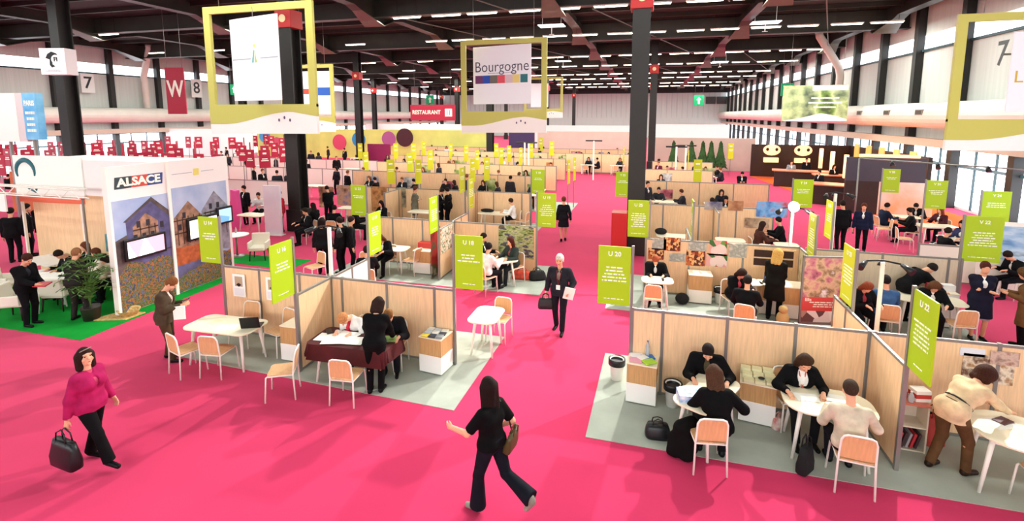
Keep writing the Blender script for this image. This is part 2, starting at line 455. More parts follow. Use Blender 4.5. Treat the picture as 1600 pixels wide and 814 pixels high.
def table(x, y, h, label, w=1.25, d=.72, top=None, round_=.18, name='meeting_table', group='pale meeting tables of the stands'):
    def mk():
        e = empty(name)
        MB().prism(rrect(w, d, round_, 6), .725, .75).build('tabletop', top or CREAM, e, bevel=.005)
        MB().bb(-w/2+.18, w/2-.18, d/2-.16, d/2-.13, .68, .725).bb(-w/2+.18, w/2-.18, -d/2+.13, -d/2+.16, .68, .725).build('apron', WHITE, e)
        for sx in (-1, 1):
            for sy in (-1, 1):
                MB().tube([(sx*(w/2-.2), sy*(d/2-.15), .72), (sx*(w/2-.12), sy*(d/2-.08), 0)], [.032, .02], 10).build('leg', WHITE, e)
        return e
    e = proto(('table', w, d, round_, name, (top or CREAM).name), mk); e.location = (x, y, 0); e.rotation_euler = (0, 0, rz_of(h))
    return tag(e, label, 'table', group)
def pedestal_table(x, y, label, r=.35):
    e = empty('pedestal_table', (x, y, 0), 0, label, 'table')
    MB().lathe((0, 0, .72), [(r-.01, 0), (r, .01), (r, .025), (r-.01, .03)], 28).build('tabletop', WHITE, e)
    MB().lathe((0, 0, .02), [(.03, 0), (.03, .7)], 10).build('column', ALU, e)
    MB().lathe((0, 0, 0), [(.24, 0), (.24, .012), (.05, .04)], 20).build('base', ALU, e)
    return e
def counter(x, y, h, label, w=.5, d=.45, H=.95, front=None, group='oak and white brochure counters'):
    def mk():
        e = empty('brochure_counter')
        MB().bb(-w/2, w/2, -d/2, d/2, .36, H-.02).build('body', front or BOXWOOD, e)
        MB().bb(-w/2-.005, w/2+.005, -d/2-.005, d/2+.005, .03, .36).build('drawer_base', WHITEP, e, bevel=.004)
        MB().bb(-w/2-.01, w/2+.01, -d/2-.01, d/2+.01, H-.02, H).build('top_panel', CREAM, e, bevel=.003)
        MB().bb(-w/2+.04, w/2-.04, -d/2+.04, d/2-.04, 0, .03).build('plinth', BLACKP, e)
        MB().bb(-.06, .06, d/2, d/2+.015, .62, .64).build('door_handle', ALU, e)
        return e
    e = proto(('counter', w, d, H), mk); e.location = (x, y, 0); e.rotation_euler = (0, 0, rz_of(h))
    return tag(e, label, 'counter', group)
def panel_wall(p0, p1, label, H=1.5, first=1.0, step=1.0, m=None, name='partition_wall', t=.03):
    """run of laminate panels between aluminium posts, from p0 to p1 (x,y)"""
    a, b = Vector(p0), Vector(p1); L = (b-a).length; u = (b-a)/L; ang = math.atan2(u.y, u.x)
    e = empty(name, (a.x, a.y, 0), ang, label, 'partition')
    xs = [0]; q = first
    while q < L-.12: xs.append(q); q += step
    xs.append(L)
    for i, q in enumerate(xs):
        MB().bb(q-.025, q+.025, -.025, .025, 0, H+.01).build('post', ALU, e)
    for q0, q1 in zip(xs[:-1], xs[1:]):
        MB().bb(q0+.025, q1-.025, -t/2, t/2, .06, H-.04).build('panel', m or WOOD, e)
    MB().bb(.025, L-.025, -.02, .02, H-.04, H).bb(.025, L-.025, -.02, .02, .02, .06).build('rail', ALU, e)
    return e
def bars(e, x0, z0, dirx, n, seed, w, size=.022, face=-1, gap=.05, name='lettering', flat=.012):
    """rows of small word-length white strips: lettering too small to read"""
    r = random.Random(seed); m = MB()
    for i in range(n):
        z = z0-i*gap; tot = w*(.55+.45*r.random()); q = -tot/2
        while q < tot/2:
            ww = min(.03+.09*r.random(), tot/2-q)
            if ww > .012: m.bb(x0+q, x0+q+ww, face*flat, face*(flat+.003), z-size/2, z+size/2)
            q += ww+.018
    return m.build(name, LETTER, e)
def post_sign(x, y, d, label, z1=2.47, hh=.98, w=.54, head=None, n=4, seed=1, foot=True, m=None, post=True):
    """lime name board on an aluminium post. d: heading of the board from the post: 'L' -X, 'R' +X (facing the viewer), 'N' towards -Y, 'F' towards +Y"""
    rot = {'L': PI, 'R': 0, 'N': -PI/2, 'F': PI/2}[d]
    e = empty('stand_name_board', (x, y, 0), 0, label, 'sign', 'lime green name boards of the stands')
    if post: MB().bb(-.022, .022, -.022, .022, 0 if foot else 1.5, z1+.03).build('post', ALU, e)
    b = empty('x'); bpy.data.objects.remove(b)
    # board lies in local xz plane at x 0..w
    bo = MB().bb(.03, .03+w, -.012, .012, z1-hh, z1).build('board', m or LIME, e)
    bo.rotation_euler = (0, 0, rot)
    cx = .03+w/2
    for face in ((-1,) if d in 'LR' else (-1, 1)):
        if d == 'L': face = 1
        lt = bars(bo, cx, z1-hh*.36, 0, n, seed, w*.8, face=face, gap=.058)
        bars(bo, cx, z1-hh*.9, 0, 1, seed+5, w*.7, face=face, size=.014, name='small_print')
        hd = head or 'U 1'
        rt = (PI/2, 0, 0) if face == -1 else (PI/2, 0, PI)
        text('stand_number', hd, .11, LETTER, bo, (cx, face*.013, z1-hh*.13), rt, bold=.002)
    return e
def tri_lamp(x, y, label, h=2.75, rz=0, e_light=0, target=None):
    e = empty('spotlight_mast', (x, y, 0), rz, label, 'lamp')
    MB().bb(-.03, .03, -.03, .03, 0, h).build('mast', WHITE, e)
    MB().tube([(-.27, 0, h), (0, 0, h+.04), (.27, 0, h)], .018, 6).build('cross_arm', BLACKP, e)
    for i, (dx, dy) in enumerate(((-.27, -.05), (0, .1), (.27, -.05))):
        m = MB(); m.tube([(dx, dy, h), (dx*1.2, dy*1.5-.06, h-.03), (dx*1.45, dy*2-.12, h-.08)], [.035, .05, .07], 10)
        m.build('lamp_head', BLACKP, e)
    return e
def waste_bin(x, y, label, r=.13, h=.38):
    e = empty('waste_bin', (x, y, 0), 0, label, 'bin')
    MB().lathe((0, 0, 0), [(r*.75, 0), (r, h), (r+.012, h), (r+.012, h+.012), (r-.015, h+.012), (r-.02, h-.02), (r*.7, .02)], 20).build('bucket', WHITEP, e)
    b = MB().lathe((0, 0, 0), [(r*.96, h-.03), (r+.02, h-.09), (r+.022, h+.02), (r+.005, h+.03), (r*.8, h-.02), (r*.5, h-.16)], 20)
    b.build('bin_liner', mat('black_liner', '17171a', .35), e); return e
def handbag(name, loc, size, m, label, rz=0, tilt=0, handle=True, cat='bag'):
    e = empty(name, loc, rz, label, cat); w, d, h = size
    b = MB(); n = 10
    rings = []
    for k, (z, s) in enumerate(((0, .92), (.04*h, 1), (.35*h, 1.02), (.75*h, .93), (1*h, .8))):
        rings.append([(x*s*(1+.02*math.sin(k*2+i)), y*s*(1 if z < .6*h else .7), z) for i, (x, y) in enumerate(rrect(w, d, d*.35, 3))])
    vs = [v for r in rings for v in r]; L = len(rings[0])
    fs = [(i*L+k, i*L+(k+1) % L, (i+1)*L+(k+1) % L, (i+1)*L+k) for i in range(4) for k in range(L)]+[tuple(range(L))[::-1], tuple(4*L+k for k in range(L))]
    b.add(vs, fs, 0, True); o = b.build('bag_body', m, e)
    if handle:
        for sy in (-1, 1):
            MB().tube([(-w*.22, sy*d*.25, h*.9), (-w*.18, sy*d*.2, h*1.3), (0, sy*d*.12, h*1.45), (w*.18, sy*d*.2, h*1.3), (w*.22, sy*d*.25, h*.9)], .009, 6).build('handle', m, e)
    e.rotation_euler = (tilt, 0, rz); return e
def paper(x, y, z, rz, label, w=.21, d=.3, m=None, t=.004, name='paper_sheet', cat='paper', group=None):
    o = MB().bb(-w/2, w/2, -d/2, d/2, 0, t).build(name, m or PAPER, None, loc=(x, y, z), rz=rz)
    return tag(o, label, cat, group)
def laptop(x, y, z, h, label, screen='2c3a55'):
    e = empty('laptop', (x, y, z), rz_of(h), label, 'laptop')
    MB().bb(-.17, .17, -.12, .12, 0, .018).build('keyboard_base', BLACKP, e, bevel=.003)
    s = MB().bb(-.17, .17, -.006, .006, 0, .23).build('screen_lid', BLACKP, e); s.location = (0, .12, .018); s.rotation_euler = (-.3, 0, 0)
    q = MB().bb(-.155, .155, -.008, -.0062, .012, .215).build('display', mat('display_'+screen, screen, .2, emit=.6), s)
    return e
def bottle(x, y, z, label, m=None, h=.26, capc='3a76c4'):
    e = empty('water_bottle', (x, y, z), 0, label, 'bottle')
    MB().lathe((0, 0, 0), [(.028, 0), (.035, .01), (.035, h*.62), (.014, h*.85), (.013, h*.93)], 12).build('flask', m or mat('clear_plastic', 'dde8ee', .15, trans=.6), e)
    MB().lathe((0, 0, h*.93), [(.015, 0), (.015, h*.07)], 10).build('cap', mat('cap_'+capc, capc, .4), e)
    return e
def poster(name, x0, y0, z0, w, h, axis, m, label, face=-1, parent=None, cat='poster', group=None, t=.008):
    """flat print on a wall: centre x0,y0, bottom z0; axis 'x' lies along X, 'y' along Y"""
    b = MB()
    if axis == 'x': b.bb(-w/2, w/2, -t/2, t/2, 0, h)
    else: b.bb(-t/2, t/2, -w/2, w/2, 0, h)
    o = b.build(name, m, parent, loc=(x0, y0, z0))
    if parent is None: tag(o, label, cat, group)
    return o

# ================================================================ PEOPLE: one smooth body surface grown from a posed skeleton, clothes as separate closed surfaces
def _rc(P, a, b, ra, rb):
    a = np.array(a, float); b = np.array(b, float); ba = b-a; l2 = max(float(ba@ba), 1e-9)
    pa = P-a; h = np.clip((pa@ba)/l2, 0, 1)
    return np.linalg.norm(pa-h[..., None]*ba, axis=-1)-(ra+(rb-ra)*h)
def _el(P, c, r, R=None):
    q = P-np.array(c, float)
    if R is not None: q = q@R
    r = np.array(r, float); k0 = np.linalg.norm(q/r, axis=-1); k1 = np.linalg.norm(q/(r*r), axis=-1)
    return k0*(k0-1)/np.maximum(k1, 1e-6)
def sdf_mesh(name, prims, vox, cuts=(), subs=(), noise=0):
    """prims: ('c',a,b,ra,rb,k) round cone, ('e',c,r,R,k) ellipsoid. cuts: (point, normal, [box]) half spaces removed. subs: prims removed. Returns mesh by surface nets."""
    lo = np.full(3, 1e9); hi = np.full(3, -1e9)
    for p in prims:
        if p[0] == 'c':
            for c, r in ((p[1], p[3]), (p[2], p[4])):
                lo = np.minimum(lo, np.array(c)-r); hi = np.maximum(hi, np.array(c)+r)
        else:
            r = max(p[2]); lo = np.minimum(lo, np.array(p[1])-r); hi = np.maximum(hi, np.array(p[1])+r)
    lo -= vox*2.5; hi += vox*2.5
    n = np.ceil((hi-lo)/vox).astype(int)+1
    D = np.full(n, 1.0, np.float32)
    ax = [lo[i]+vox*np.arange(n[i]) for i in range(3)]
    def sub(p, pad):
        if p[0] == 'c':
            c0 = np.minimum(np.array(p[1])-p[3], np.array(p[2])-p[4]); c1 = np.maximum(np.array(p[1])+p[3], np.array(p[2])+p[4])
        else:
            c0 = np.array(p[1])-max(p[2]); c1 = np.array(p[1])+max(p[2])
        i0 = np.maximum(0, np.floor((c0-pad-lo)/vox).astype(int)); i1 = np.minimum(n, np.ceil((c1+pad-lo)/vox).astype(int)+1)
        if (i1 <= i0).any(): return None
        G_ = np.stack(np.meshgrid(*[ax[i][i0[i]:i1[i]] for i in range(3)], indexing='ij'), -1)
        d = _rc(G_, *p[1:5]) if p[0] == 'c' else _el(G_, p[1], p[2], p[3])
        return (slice(i0[0], i1[0]), slice(i0[1], i1[1]), slice(i0[2], i1[2])), d
    for p in prims:
        k = p[5] if p[0] == 'c' else p[4]
        r = sub(p, max(.06, 2*k))
        if r is None: continue
        sl, d = r; A = D[sl]
        if k > 0:
            h = np.clip(.5+.5*(A-d)/k, 0, 1); D[sl] = A*(1-h)+d*h-k*h*(1-h)
        else: D[sl] = np.minimum(A, d)
    for p in subs:
        r = sub(p, .03)
        if r is None: continue
        sl, d = r; D[sl] = np.maximum(D[sl], -d)
    if cuts:
        G_ = np.stack(np.meshgrid(*ax, indexing='ij'), -1)
        for c in cuts:
            q = (G_-np.array(c[0]))@np.array(c[1], float)
            if len(c) > 2:       # only near the given axis point within a radius
                m_ = np.linalg.norm(G_-np.array(c[2]), axis=-1) > c[3]; q = np.where(m_, -1, q)
            D = np.maximum(D, q)
    S = D < 0
    nx, ny, nz = n
    c = [D[i:nx-1+i, j:ny-1+j, k:nz-1+k] for i in (0, 1) for j in (0, 1) for k in (0, 1)]
    cs = [x < 0 for x in c]; cnt = sum(x.astype(int) for x in cs); act = (cnt > 0) & (cnt < 8)
    idx = np.full(act.shape, -1, int); I = np.argwhere(act); idx[act] = np.arange(len(I))
    cv = np.stack([x[act] for x in c], 1); off = np.array([(i, j, k) for i in (0, 1) for j in (0, 1) for k in (0, 1)], float)
    acc = np.zeros((len(I), 3)); num = np.zeros(len(I))
    for a in range(8):
        for b in range(a+1, 8):
            if np.abs(off[a]-off[b]).sum() != 1: continue
            va, vb = cv[:, a], cv[:, b]; m = (va < 0) != (vb < 0)
            t = np.where(m, va/np.where(va == vb, 1, va-vb), 0)
            acc += m[:, None]*(off[a]+t[:, None]*(off[b]-off[a])); num += m
    V = lo+vox*(I+acc/np.maximum(num, 1)[:, None])
    F = []
    for axis in range(3):
        o1, o2 = [(1, 2), (2, 0), (0, 1)][axis]
        s0 = [slice(None)]*3; s1 = [slice(None)]*3; s0[axis] = slice(0, -1); s1[axis] = slice(1, None)
        A, B = S[tuple(s0)], S[tuple(s1)]; E_ = np.argwhere(A != B)
        if not len(E_): continue
        ok = (E_[:, o1] > 0) & (E_[:, o2] > 0) & (E_[:, o1] < n[o1]-1) & (E_[:, o2] < n[o2]-1); E_ = E_[ok]
        d1 = np.zeros(3, int); d1[o1] = 1; d2 = np.zeros(3, int); d2[o2] = 1
        q = [E_-d1-d2, E_-d2, E_, E_-d1]
        q = np.stack([idx[tuple(x.T)] for x in q], 1)
        ins = A[tuple(E_.T)]
        q[~ins] = q[~ins][:, ::-1]; F.append(q)
    F = np.concatenate(F) if F else np.zeros((0, 4), int); F = F[(F >= 0).all(1)]
    me = bpy.data.meshes.new(name)
    me.vertices.add(len(V)); me.vertices.foreach_set('co', V.astype(np.float32).ravel())
    me.loops.add(len(F)*4); me.loops.foreach_set('vertex_index', F.ravel().astype(np.int32))
    me.polygons.add(len(F)); me.polygons.foreach_set('loop_start', np.arange(0, len(F)*4, 4, dtype=np.int32))
    me.update(calc_edges=True); me.validate()
    me.polygons.foreach_set('use_smooth', [True]*len(me.polygons))
    return me

def _ik(a, c, l1, l2, pole):
    a, c = Vector(a), Vector(c); v = c-a; d = v.length; mx = (l1+l2)*.998
    if d > mx: c = a+v*(mx/d); v = c-a; d = mx
    x = (l1*l1-l2*l2+d*d)/(2*d); h = math.sqrt(max(0, l1*l1-x*x)); u = v/d
    p = Vector(pole); p = p-u*p.dot(u)
    p = p.normalized() if p.length > 1e-4 else u.orthogonal()
    return a+u*x+p*h, c
SKIN = 'e0a585'
def skinm(c=SKIN): return mat('skin_'+c, c, .6, spec=.25)
def cloth(c, rough=.85): return mat('cloth_'+c+('s' if rough < .5 else ''), c, rough, noise=.22, scale=7, bump=.9 if rough > .5 else 0, spec=.12)
POSES = {
 'stand': {},
 'walk': dict(feet=((-.09, .30, .09, .15), (.09, -.33, .15, .6)), hands=((-.27, -.10, .84), (.27, .2, .86))),
 'sit': dict(pel=.57, feet=((-.11, .42, .08, 0), (.11, .38, .08, 0)), hands=((-.18, .42, .80), (.18, .44, .80)), lean=.12),
 'sitwrite': dict(pel=.57, feet=((-.12, .40, .08, 0), (.12, .46, .08, 0)), hands=((-.2, .45, .80), (.1, .48, .80)), lean=.32, nod=.5),
 'sitback': dict(pel=.57, feet=((-.12, .42, .08, 0), (.14, .30, .08, 0)), hands=((-.16, .30, .64), (.16, .30, .64)), lean=-.05),
 'phone': dict(hands=((-.10, .30, 1.12), (.08, .32, 1.12)), nod=.5),
 'lean': dict(lean=.75, pel=.9, feet=((-.1, -.02, .08, 0), (.1, .05, .08, 0)), hands=((-.2, .62, .80), (.22, .58, .8)), nod=.4),
 'crossed': dict(hands=((.12, .2, 1.2), (-.12, .22, 1.16)), nod=.1),
}
_people = {}
def person_meshes(pose='stand', vox=.012, fem=False, hair='short', top='jacket', bottom='trousers', fingers=True, H=1.0, build=1.08, detail=True, **ov):
    P = dict(pel=.93, lean=.02, side=0, twist=0, nod=.1, turn=0, feet=((-.10, .0, .08, 0), (.10, .03, .08, 0)), hands=((-.27, .05, .80), (.27, .07, .80)),
             elbow=(0, -1, -.2), flare=0, hem=None, sleeve=1.0, open=False)
    P.update(POSES[pose]); P.update(ov)
    sw = .165 if fem else .19; hwid = .095; bs = build
    Rb = Matrix.Rotation(P['twist'], 3, 'Z') @ Matrix.Rotation(P['side'], 3, 'Y') @ Matrix.Rotation(-P['lean'], 3, 'X')
    pel = Vector((0, 0, P['pel']))
    if P['lean'] > .5: pel.y = -.12
    T = lambda x, y, z: pel+Rb @ Vector((x, y, z))
    Rh = Matrix.Rotation(P['turn'], 3, 'Z') @ Rb @ Matrix.Rotation(-P['nod'], 3, 'X')
    neck = T(0, -.005, .50); hc = neck+Rh @ Vector((0, .03, .165))
    Hh = lambda x, y, z: hc+Rh @ Vector((x, y, z))
    RhN = np.array([[Rh[i][j] for j in range(3)] for i in range(3)])
    sh = [T(-sw, -.01, .415), T(sw, -.01, .415)]
    arms = []
    for i, s in enumerate((-1, 1)):
        el, wr = _ik(sh[i], P['hands'][i], .285, .265, Vector(P['elbow'])+Vector((s*.3, 0, 0))); arms.append((sh[i], el, wr))
    legs = []
    for i, s in enumerate((-1, 1)):
        fx, fy, fz, ft = P['feet'][i]; hip = pel+Rb @ Vector((s*hwid, 0, -.03)) if P['lean'] < .5 else pel+Vector((s*hwid, 0, -.03))
        kn, an = _ik(hip, (fx, fy, fz), .42, .408, (s*.12, 1, .15)); legs.append((hip, kn, an, ft))
    t = lambda v: (v[0], v[1], v[2])
    def torso(g, k=.05, low=True, bust=True):
        L = [('c', t(T(-.06, -.01, .0)), t(T(.06, -.01, .0)), (.118+g)*bs, (.118+g)*bs, k),
             ('c', t(T(-.045, .0, .15)), t(T(.045, .0, .15)), (.103+g)*bs*(.92 if fem else 1), (.103+g)*bs*(.92 if fem else 1), k),
             ('c', t(T(-.07, .0, .30)), t(T(.07, .0, .30)), (.105+g)*bs, (.105+g)*bs, k),
             ('c', t(T(-sw+.05, -.01, .405)), t(T(sw-.05, -.01, .405)), .055+g, .055+g, k), ('c', t(T(0, -.02, .45)), t(T(-sw+.02, -.015, .42)), .045+g*.7, .036+g*.7, .03), ('c', t(T(0, -.02, .45)), t(T(sw-.02, -.015, .42)), .045+g*.7, .036+g*.7, .03)]
        if fem and bust:
            for s in (-1, 1): L.append(('e', t(T(s*.075, .085, .30)), (.062+g, .055+g, .062+g), None, .03))
        return L
    def arm(i, g, frac=1.0, k=.03, g2=None):
        a, e_, w_ = arms[i]; g2 = g if g2 is None else g2
        L = [('c', t(a), t(e_), .047+g, .04+g, k)]
        if frac > .5:
            q = e_+(w_-e_)*((frac-.5)*2); L.append(('c', t(e_), t(q), .04+g, .032+g2, k))
        elif frac < .5: L = [('c', t(a), t(a+(e_-a)*(frac*2)), .05+g, .045+g, k)]
        return L
    M = {}
    # ---- body (skin): whole figure, one surface
    b = torso(-.008, bust=False)+[('c', t(T(0, -.01, .44)), t(hc+Rh @ Vector((0, -.015, -.06))), .056, .05, .02)]
    for i in (0, 1): b += arm(i, -.002)
    for i in (0, 1):
        hip, kn, an, ft = legs[i]; s = (-1, 1)[i]
        b += [('c', t(hip), t(kn), .082, .052, .03), ('c', t(kn), t(an), .052, .034, .02)]
        if vox <= .016: b.append(('c', t(kn+(an-kn)*.15+Vector((0, -.018, 0))), t(kn+(an-kn)*.5+Vector((0, -.012, 0))), .045, .035, .03))
        up = math.sin(ft) if ft else 0
        b.append(('c', t(an+Vector((0, -.02, -.03))), t(an+Vector((s*.02, .15*math.cos(ft), -.05-.15*up))), .034, .028, .015))
    b += [('e', t(Hh(0, -.012, .022)), (.077, .095, .1), RhN, .02), ('e', t(Hh(0, .022, -.05)), (.056, .068, .068), RhN, .02)]
    if detail and vox <= .016:
        b += [('c', t(Hh(0, .088, .01)), t(Hh(0, .112, -.03)), .011, .015, .012), ('c', t(Hh(-.02, .082, -.066)), t(Hh(.02, .082, -.066)), .009, .009, .008),
              ('e', t(Hh(0, .078, -.1)), (.022, .016, .018), RhN, .012), ('c', t(Hh(-.045, .078, .034)), t(Hh(.045, .078, .034)), .011, .011, .012)]
        for s in (-1, 1):
            b.append(('e', t(Hh(s*.08, -.01, -.015)), (.012, .022, .032), RhN, .008)); b.append(('c', t(Hh(s*.034, .072, -.02)), t(Hh(s*.05, .06, -.04)), .018, .018, .02))
    if fingers:
        for i, (a, e_, w_) in enumerate(arms):
            s = (-1, 1)[i]; u = (w_-e_).normalized()
            flat = abs(w_.z-.8) < .06 and P['pel'] < .92
            if flat: u = Vector((u.x*.6-s*.1, u.y, -.12)).normalized()
            n_ = Vector((s*1.0, 0, 0)) if not flat else Vector((0, 0, 1)); n_ = (n_-u*n_.dot(u)).normalized(); q = u.cross(n_).normalized()
            if flat: n_ = -n_
            else: n_ = -n_     # curl direction: towards the body
            if q.y < 0 and not flat: q = -q      # thumb side forward
            if flat and q.x*s > 0: q = -q        # thumb side inward
            pb = w_+u*.03; pe = w_+u*.085
            for o_ in (-.024, -.008, .008, .024): b.append(('c', t(w_), t(pe+q*o_), .022, .0125, .012))
            if vox <= .013:
                for j, (o_, ln) in enumerate(((.027, .064), (.009, .072), (-.009, .067), (-.026, .052))):
                    k0 = pe+q*o_; k1 = k0+u*ln*.5+n_*ln*.18+q*o_*.15; k2 = k1+u*ln*.34+n_*ln*.38
                    b += [('c', t(k0), t(k1), .0098, .0092, .003), ('c', t(k1), t(k2), .0092, .008, .003)]
                t1 = w_+u*.045+q*.042+n_*.012; b += [('c', t(w_+u*.02+q*.018), t(t1), .014, .011, .006), ('c', t(t1), t(t1+u*.038+q*.008+n_*.012), .011, .009, .003)]
            else: b.append(('c', t(pe), t(pe+u*.06+n_*.03), .024, .016, .01))
    M['body'] = sdf_mesh('body', b, vox)
    gv = max(vox, .011)
    # ---- top garment
    sl = P['sleeve']
    def top_mesh(g, nm, hem, opening, collar=True):
        L = torso(g, .05)+[('c', t(T(0, -.015, .43)), t(T(0, -.012, .475)), .062+g, .05+g*.6, .03)]
        for i in (0, 1): L += arm(i, g+.004, sl, .035, g*.7)
        cuts = []
        for i in (0, 1):
            a, e_, w_ = arms[i]; seg = (e_, w_) if sl > .5 else (a, e_); f = (sl-.5)*2 if sl > .5 else sl*2
            q = seg[0]+(seg[1]-seg[0])*f; u = (seg[1]-seg[0]).normalized(); cuts.append((t(q), t(u), t(q), .11))
        if hem is not None:       # hem measured down from the pelvis along the trunk / thighs
            if P['pel'] > .8:
                hz = P['pel']-hem; ctr = pel+Vector((0, .0, -hem-.08)); rr = .10+g+hem*.12
                if hem > .05: L += [('c', t(pel+Vector((-.055, 0, -.03))), t(ctr+Vector((-.06, 0, 0))), .115+g, rr, .03), ('c', t(pel+Vector((.055, 0, -.03))), t(ctr+Vector((.06, 0, 0))), .115+g, rr, .03)]
                cuts.append(((0, 0, hz), (0, 0, -1)) if hem > .05 else (t(T(0, 0, -hem)), t(Rb @ Vector((0, 0, -1))), t(pel), .3))
            else: cuts.append((t(T(0, 0, -.06)), t(Rb @ Vector((0, 0, -1))), t(pel), .25))
        cuts.append((t(T(0, 0, .49)), t(Rb @ Vector((0, -.15, 1)).normalized()), t(neck), .12))
        subs = []
        if opening:
            subs = [('c', t(T(0, .115, .46)), t(T(0, .155, .14)), opening+.005, opening*.35, 0), ('c', t(T(0, .06, .50)), t(T(0, .115, .44)), .05, opening, 0)]
        return sdf_mesh(nm, L, gv, cuts, subs)
    hem = P['hem'] if P['hem'] is not None else {'jacket': .14, 'shirt': .04, 'coat': .42, 'dress': .5, 'tee': .02, 'cardigan': .12}.get(top, .05)
    if top in ('jacket', 'cardigan', 'coat'):
        M['shirt'] = top_mesh(.008, 'shirt', .02, 0)
        M[top] = top_mesh(.024, top, hem, P['open'] or .05)
    else: M[{'tee': 't_shirt', 'shirt': 'shirt', 'dress': 'dress'}[top]] = top_mesh(.014, top, hem, 0)
    # ---- lower garment and shoes
    if bottom == 'trousers':
        L = [('c', t(T(-.055, -.01, .02)), t(T(.055, -.01, .02)), .125*bs, .125*bs, .04)]; cuts = [(t(T(0, 0, .1)), t(Rb @ Vector((0, 0, 1))), t(pel+Vector((0, 0, .1))), .28)]
        for i in (0, 1):
            hip, kn, an, ft = legs[i]; fl = P['flare']
            L += [('c', t(hip), t(kn), .095*bs, .066, .025), ('c', t(kn), t(an), .066, .056+fl, .025)]
            u = (an-kn).normalized(); q = an+u*.0; cuts.append((t(q+u*.015), t(u), t(q), .13))
        M['trousers'] = sdf_mesh('trousers', L, gv, cuts)
    elif bottom == 'skirt':
        if P['pel'] > .8:
            L = [('c', t(pel+Vector((-.05, 0, 0))), t(pel+Vector((-.07, 0, -.5))), .13, .13, .05), ('c', t(pel+Vector((.05, 0, 0))), t(pel+Vector((.07, 0, -.5))), .13, .13, .05)]
            M['skirt'] = sdf_mesh('skirt', L, gv, [((0, 0, P['pel']-.46), (0, 0, -1)), ((0, 0, P['pel']+.1), (0, 0, 1))])
        else:
            L = [('c', t(pel), t(legs[0][1]), .125, .09, .05), ('c', t(pel), t(legs[1][1]), .125, .09, .05)]
            M['skirt'] = sdf_mesh('skirt', L, gv, [])
    for i in (0, 1):
        hip, kn, an, ft = legs[i]; s = (-1, 1)[i]; up = math.sin(ft) if ft else 0
        L = [('c', t(an+Vector((0, -.03, -.035))), t(an+Vector((s*.02, .155*math.cos(ft), -.048-.155*up))), .042, .034, .015), ('c', t(an+Vector((0, -.01, .0))), t(an+Vector((0, -.01, -.03))), .042, .042, .02)]
        if P.get('boots'): L.append(('c', t(an), t(an+(kn-an)*.62), .045, .055, .02))
        M['shoe%d' % i] = sdf_mesh('shoe', L, max(vox, .011), [((0, 0, .0), (0, 0, -1))])
    # ---- hair
    if hair != 'bald':
        g = .014
        L = [('e', t(Hh(0, -.018, .032)), (.083+g*.4, .1+g*.4, .104+g*.4), RhN, 0)]; subs = [('e', t(Hh(0, .115, -.02)), (.075, .07, .085), RhN, 0)]
        cuts = [(t(Hh(0, 0, -.045)), t(Rh @ Vector((0, .35, -1)).normalized()))] if hair in ('short', 'fringe') else []
        if hair == 'short': subs += [('e', t(Hh(0, .06, -.06)), (.11, .07, .08), RhN, 0)]
        if hair in ('bob', 'long', 'curly'):
            zl = {'bob': -.13, 'long': -.24, 'curly': -.1}[hair]
            for s in (-1, 0, 1):
                L.append(('c', t(Hh(s*.058, -.055+abs(s)*.03, .02)), t(Hh(s*.07, -.06+abs(s)*.02, zl)), .062, .05, .03))
            subs.append(('c', t(Hh(0, .12, -.05)), t(Hh(0, .12, -.2)), .062, .07, 0))
        if hair == 'curly': L.append(('e', t(Hh(0, -.03, .01)), (.115, .12, .115), RhN, .03))
        if hair == 'tail': L += [('c', t(Hh(0, -.1, .04)), t(Hh(0, -.14, -.12)), .035, .02, .02)]; cuts = [(t(Hh(0, 0, -.06)), t(Rh @ Vector((0, .35, -1)).normalized()), t(Hh(0, 0.03, -.08)), .09)]; subs += [('e', t(Hh(0, .06, -.06)), (.11, .07, .08), RhN, 0)]
        if hair == 'bun': L += [('e', t(Hh(0, -.1, .07)), (.045, .04, .045), RhN, .01)]; subs += [('e', t(Hh(0, .06, -.06)), (.11, .07, .08), RhN, 0)]; cuts = [(t(Hh(0, 0, -.05)), t(Rh @ Vector((0, .35, -1)).normalized()))]
        M['hair'] = sdf_mesh('hair', L, max(vox, .01), cuts, subs)
    if detail and vox <= .013:
        f = MB()
        for s in (-1, 1): f.ell(t(Hh(s*.032, .079, .008)), (.0125, .007, .007), 10, 6)
        M['eyes'] = f.mesh('eyes', mat('dark_eyes', '1c1512', .3))
        f = MB().ell(t(Hh(0, .092, -.066)), (.024, .006, .007), 10, 6); M['lips'] = f.mesh('lips', mat('lips', 'b5564f', .5))
    return M, dict(hands=[a[2] for a in arms], head=hc, neck=neck, T=T, Hh=Hh, Rb=Rb)
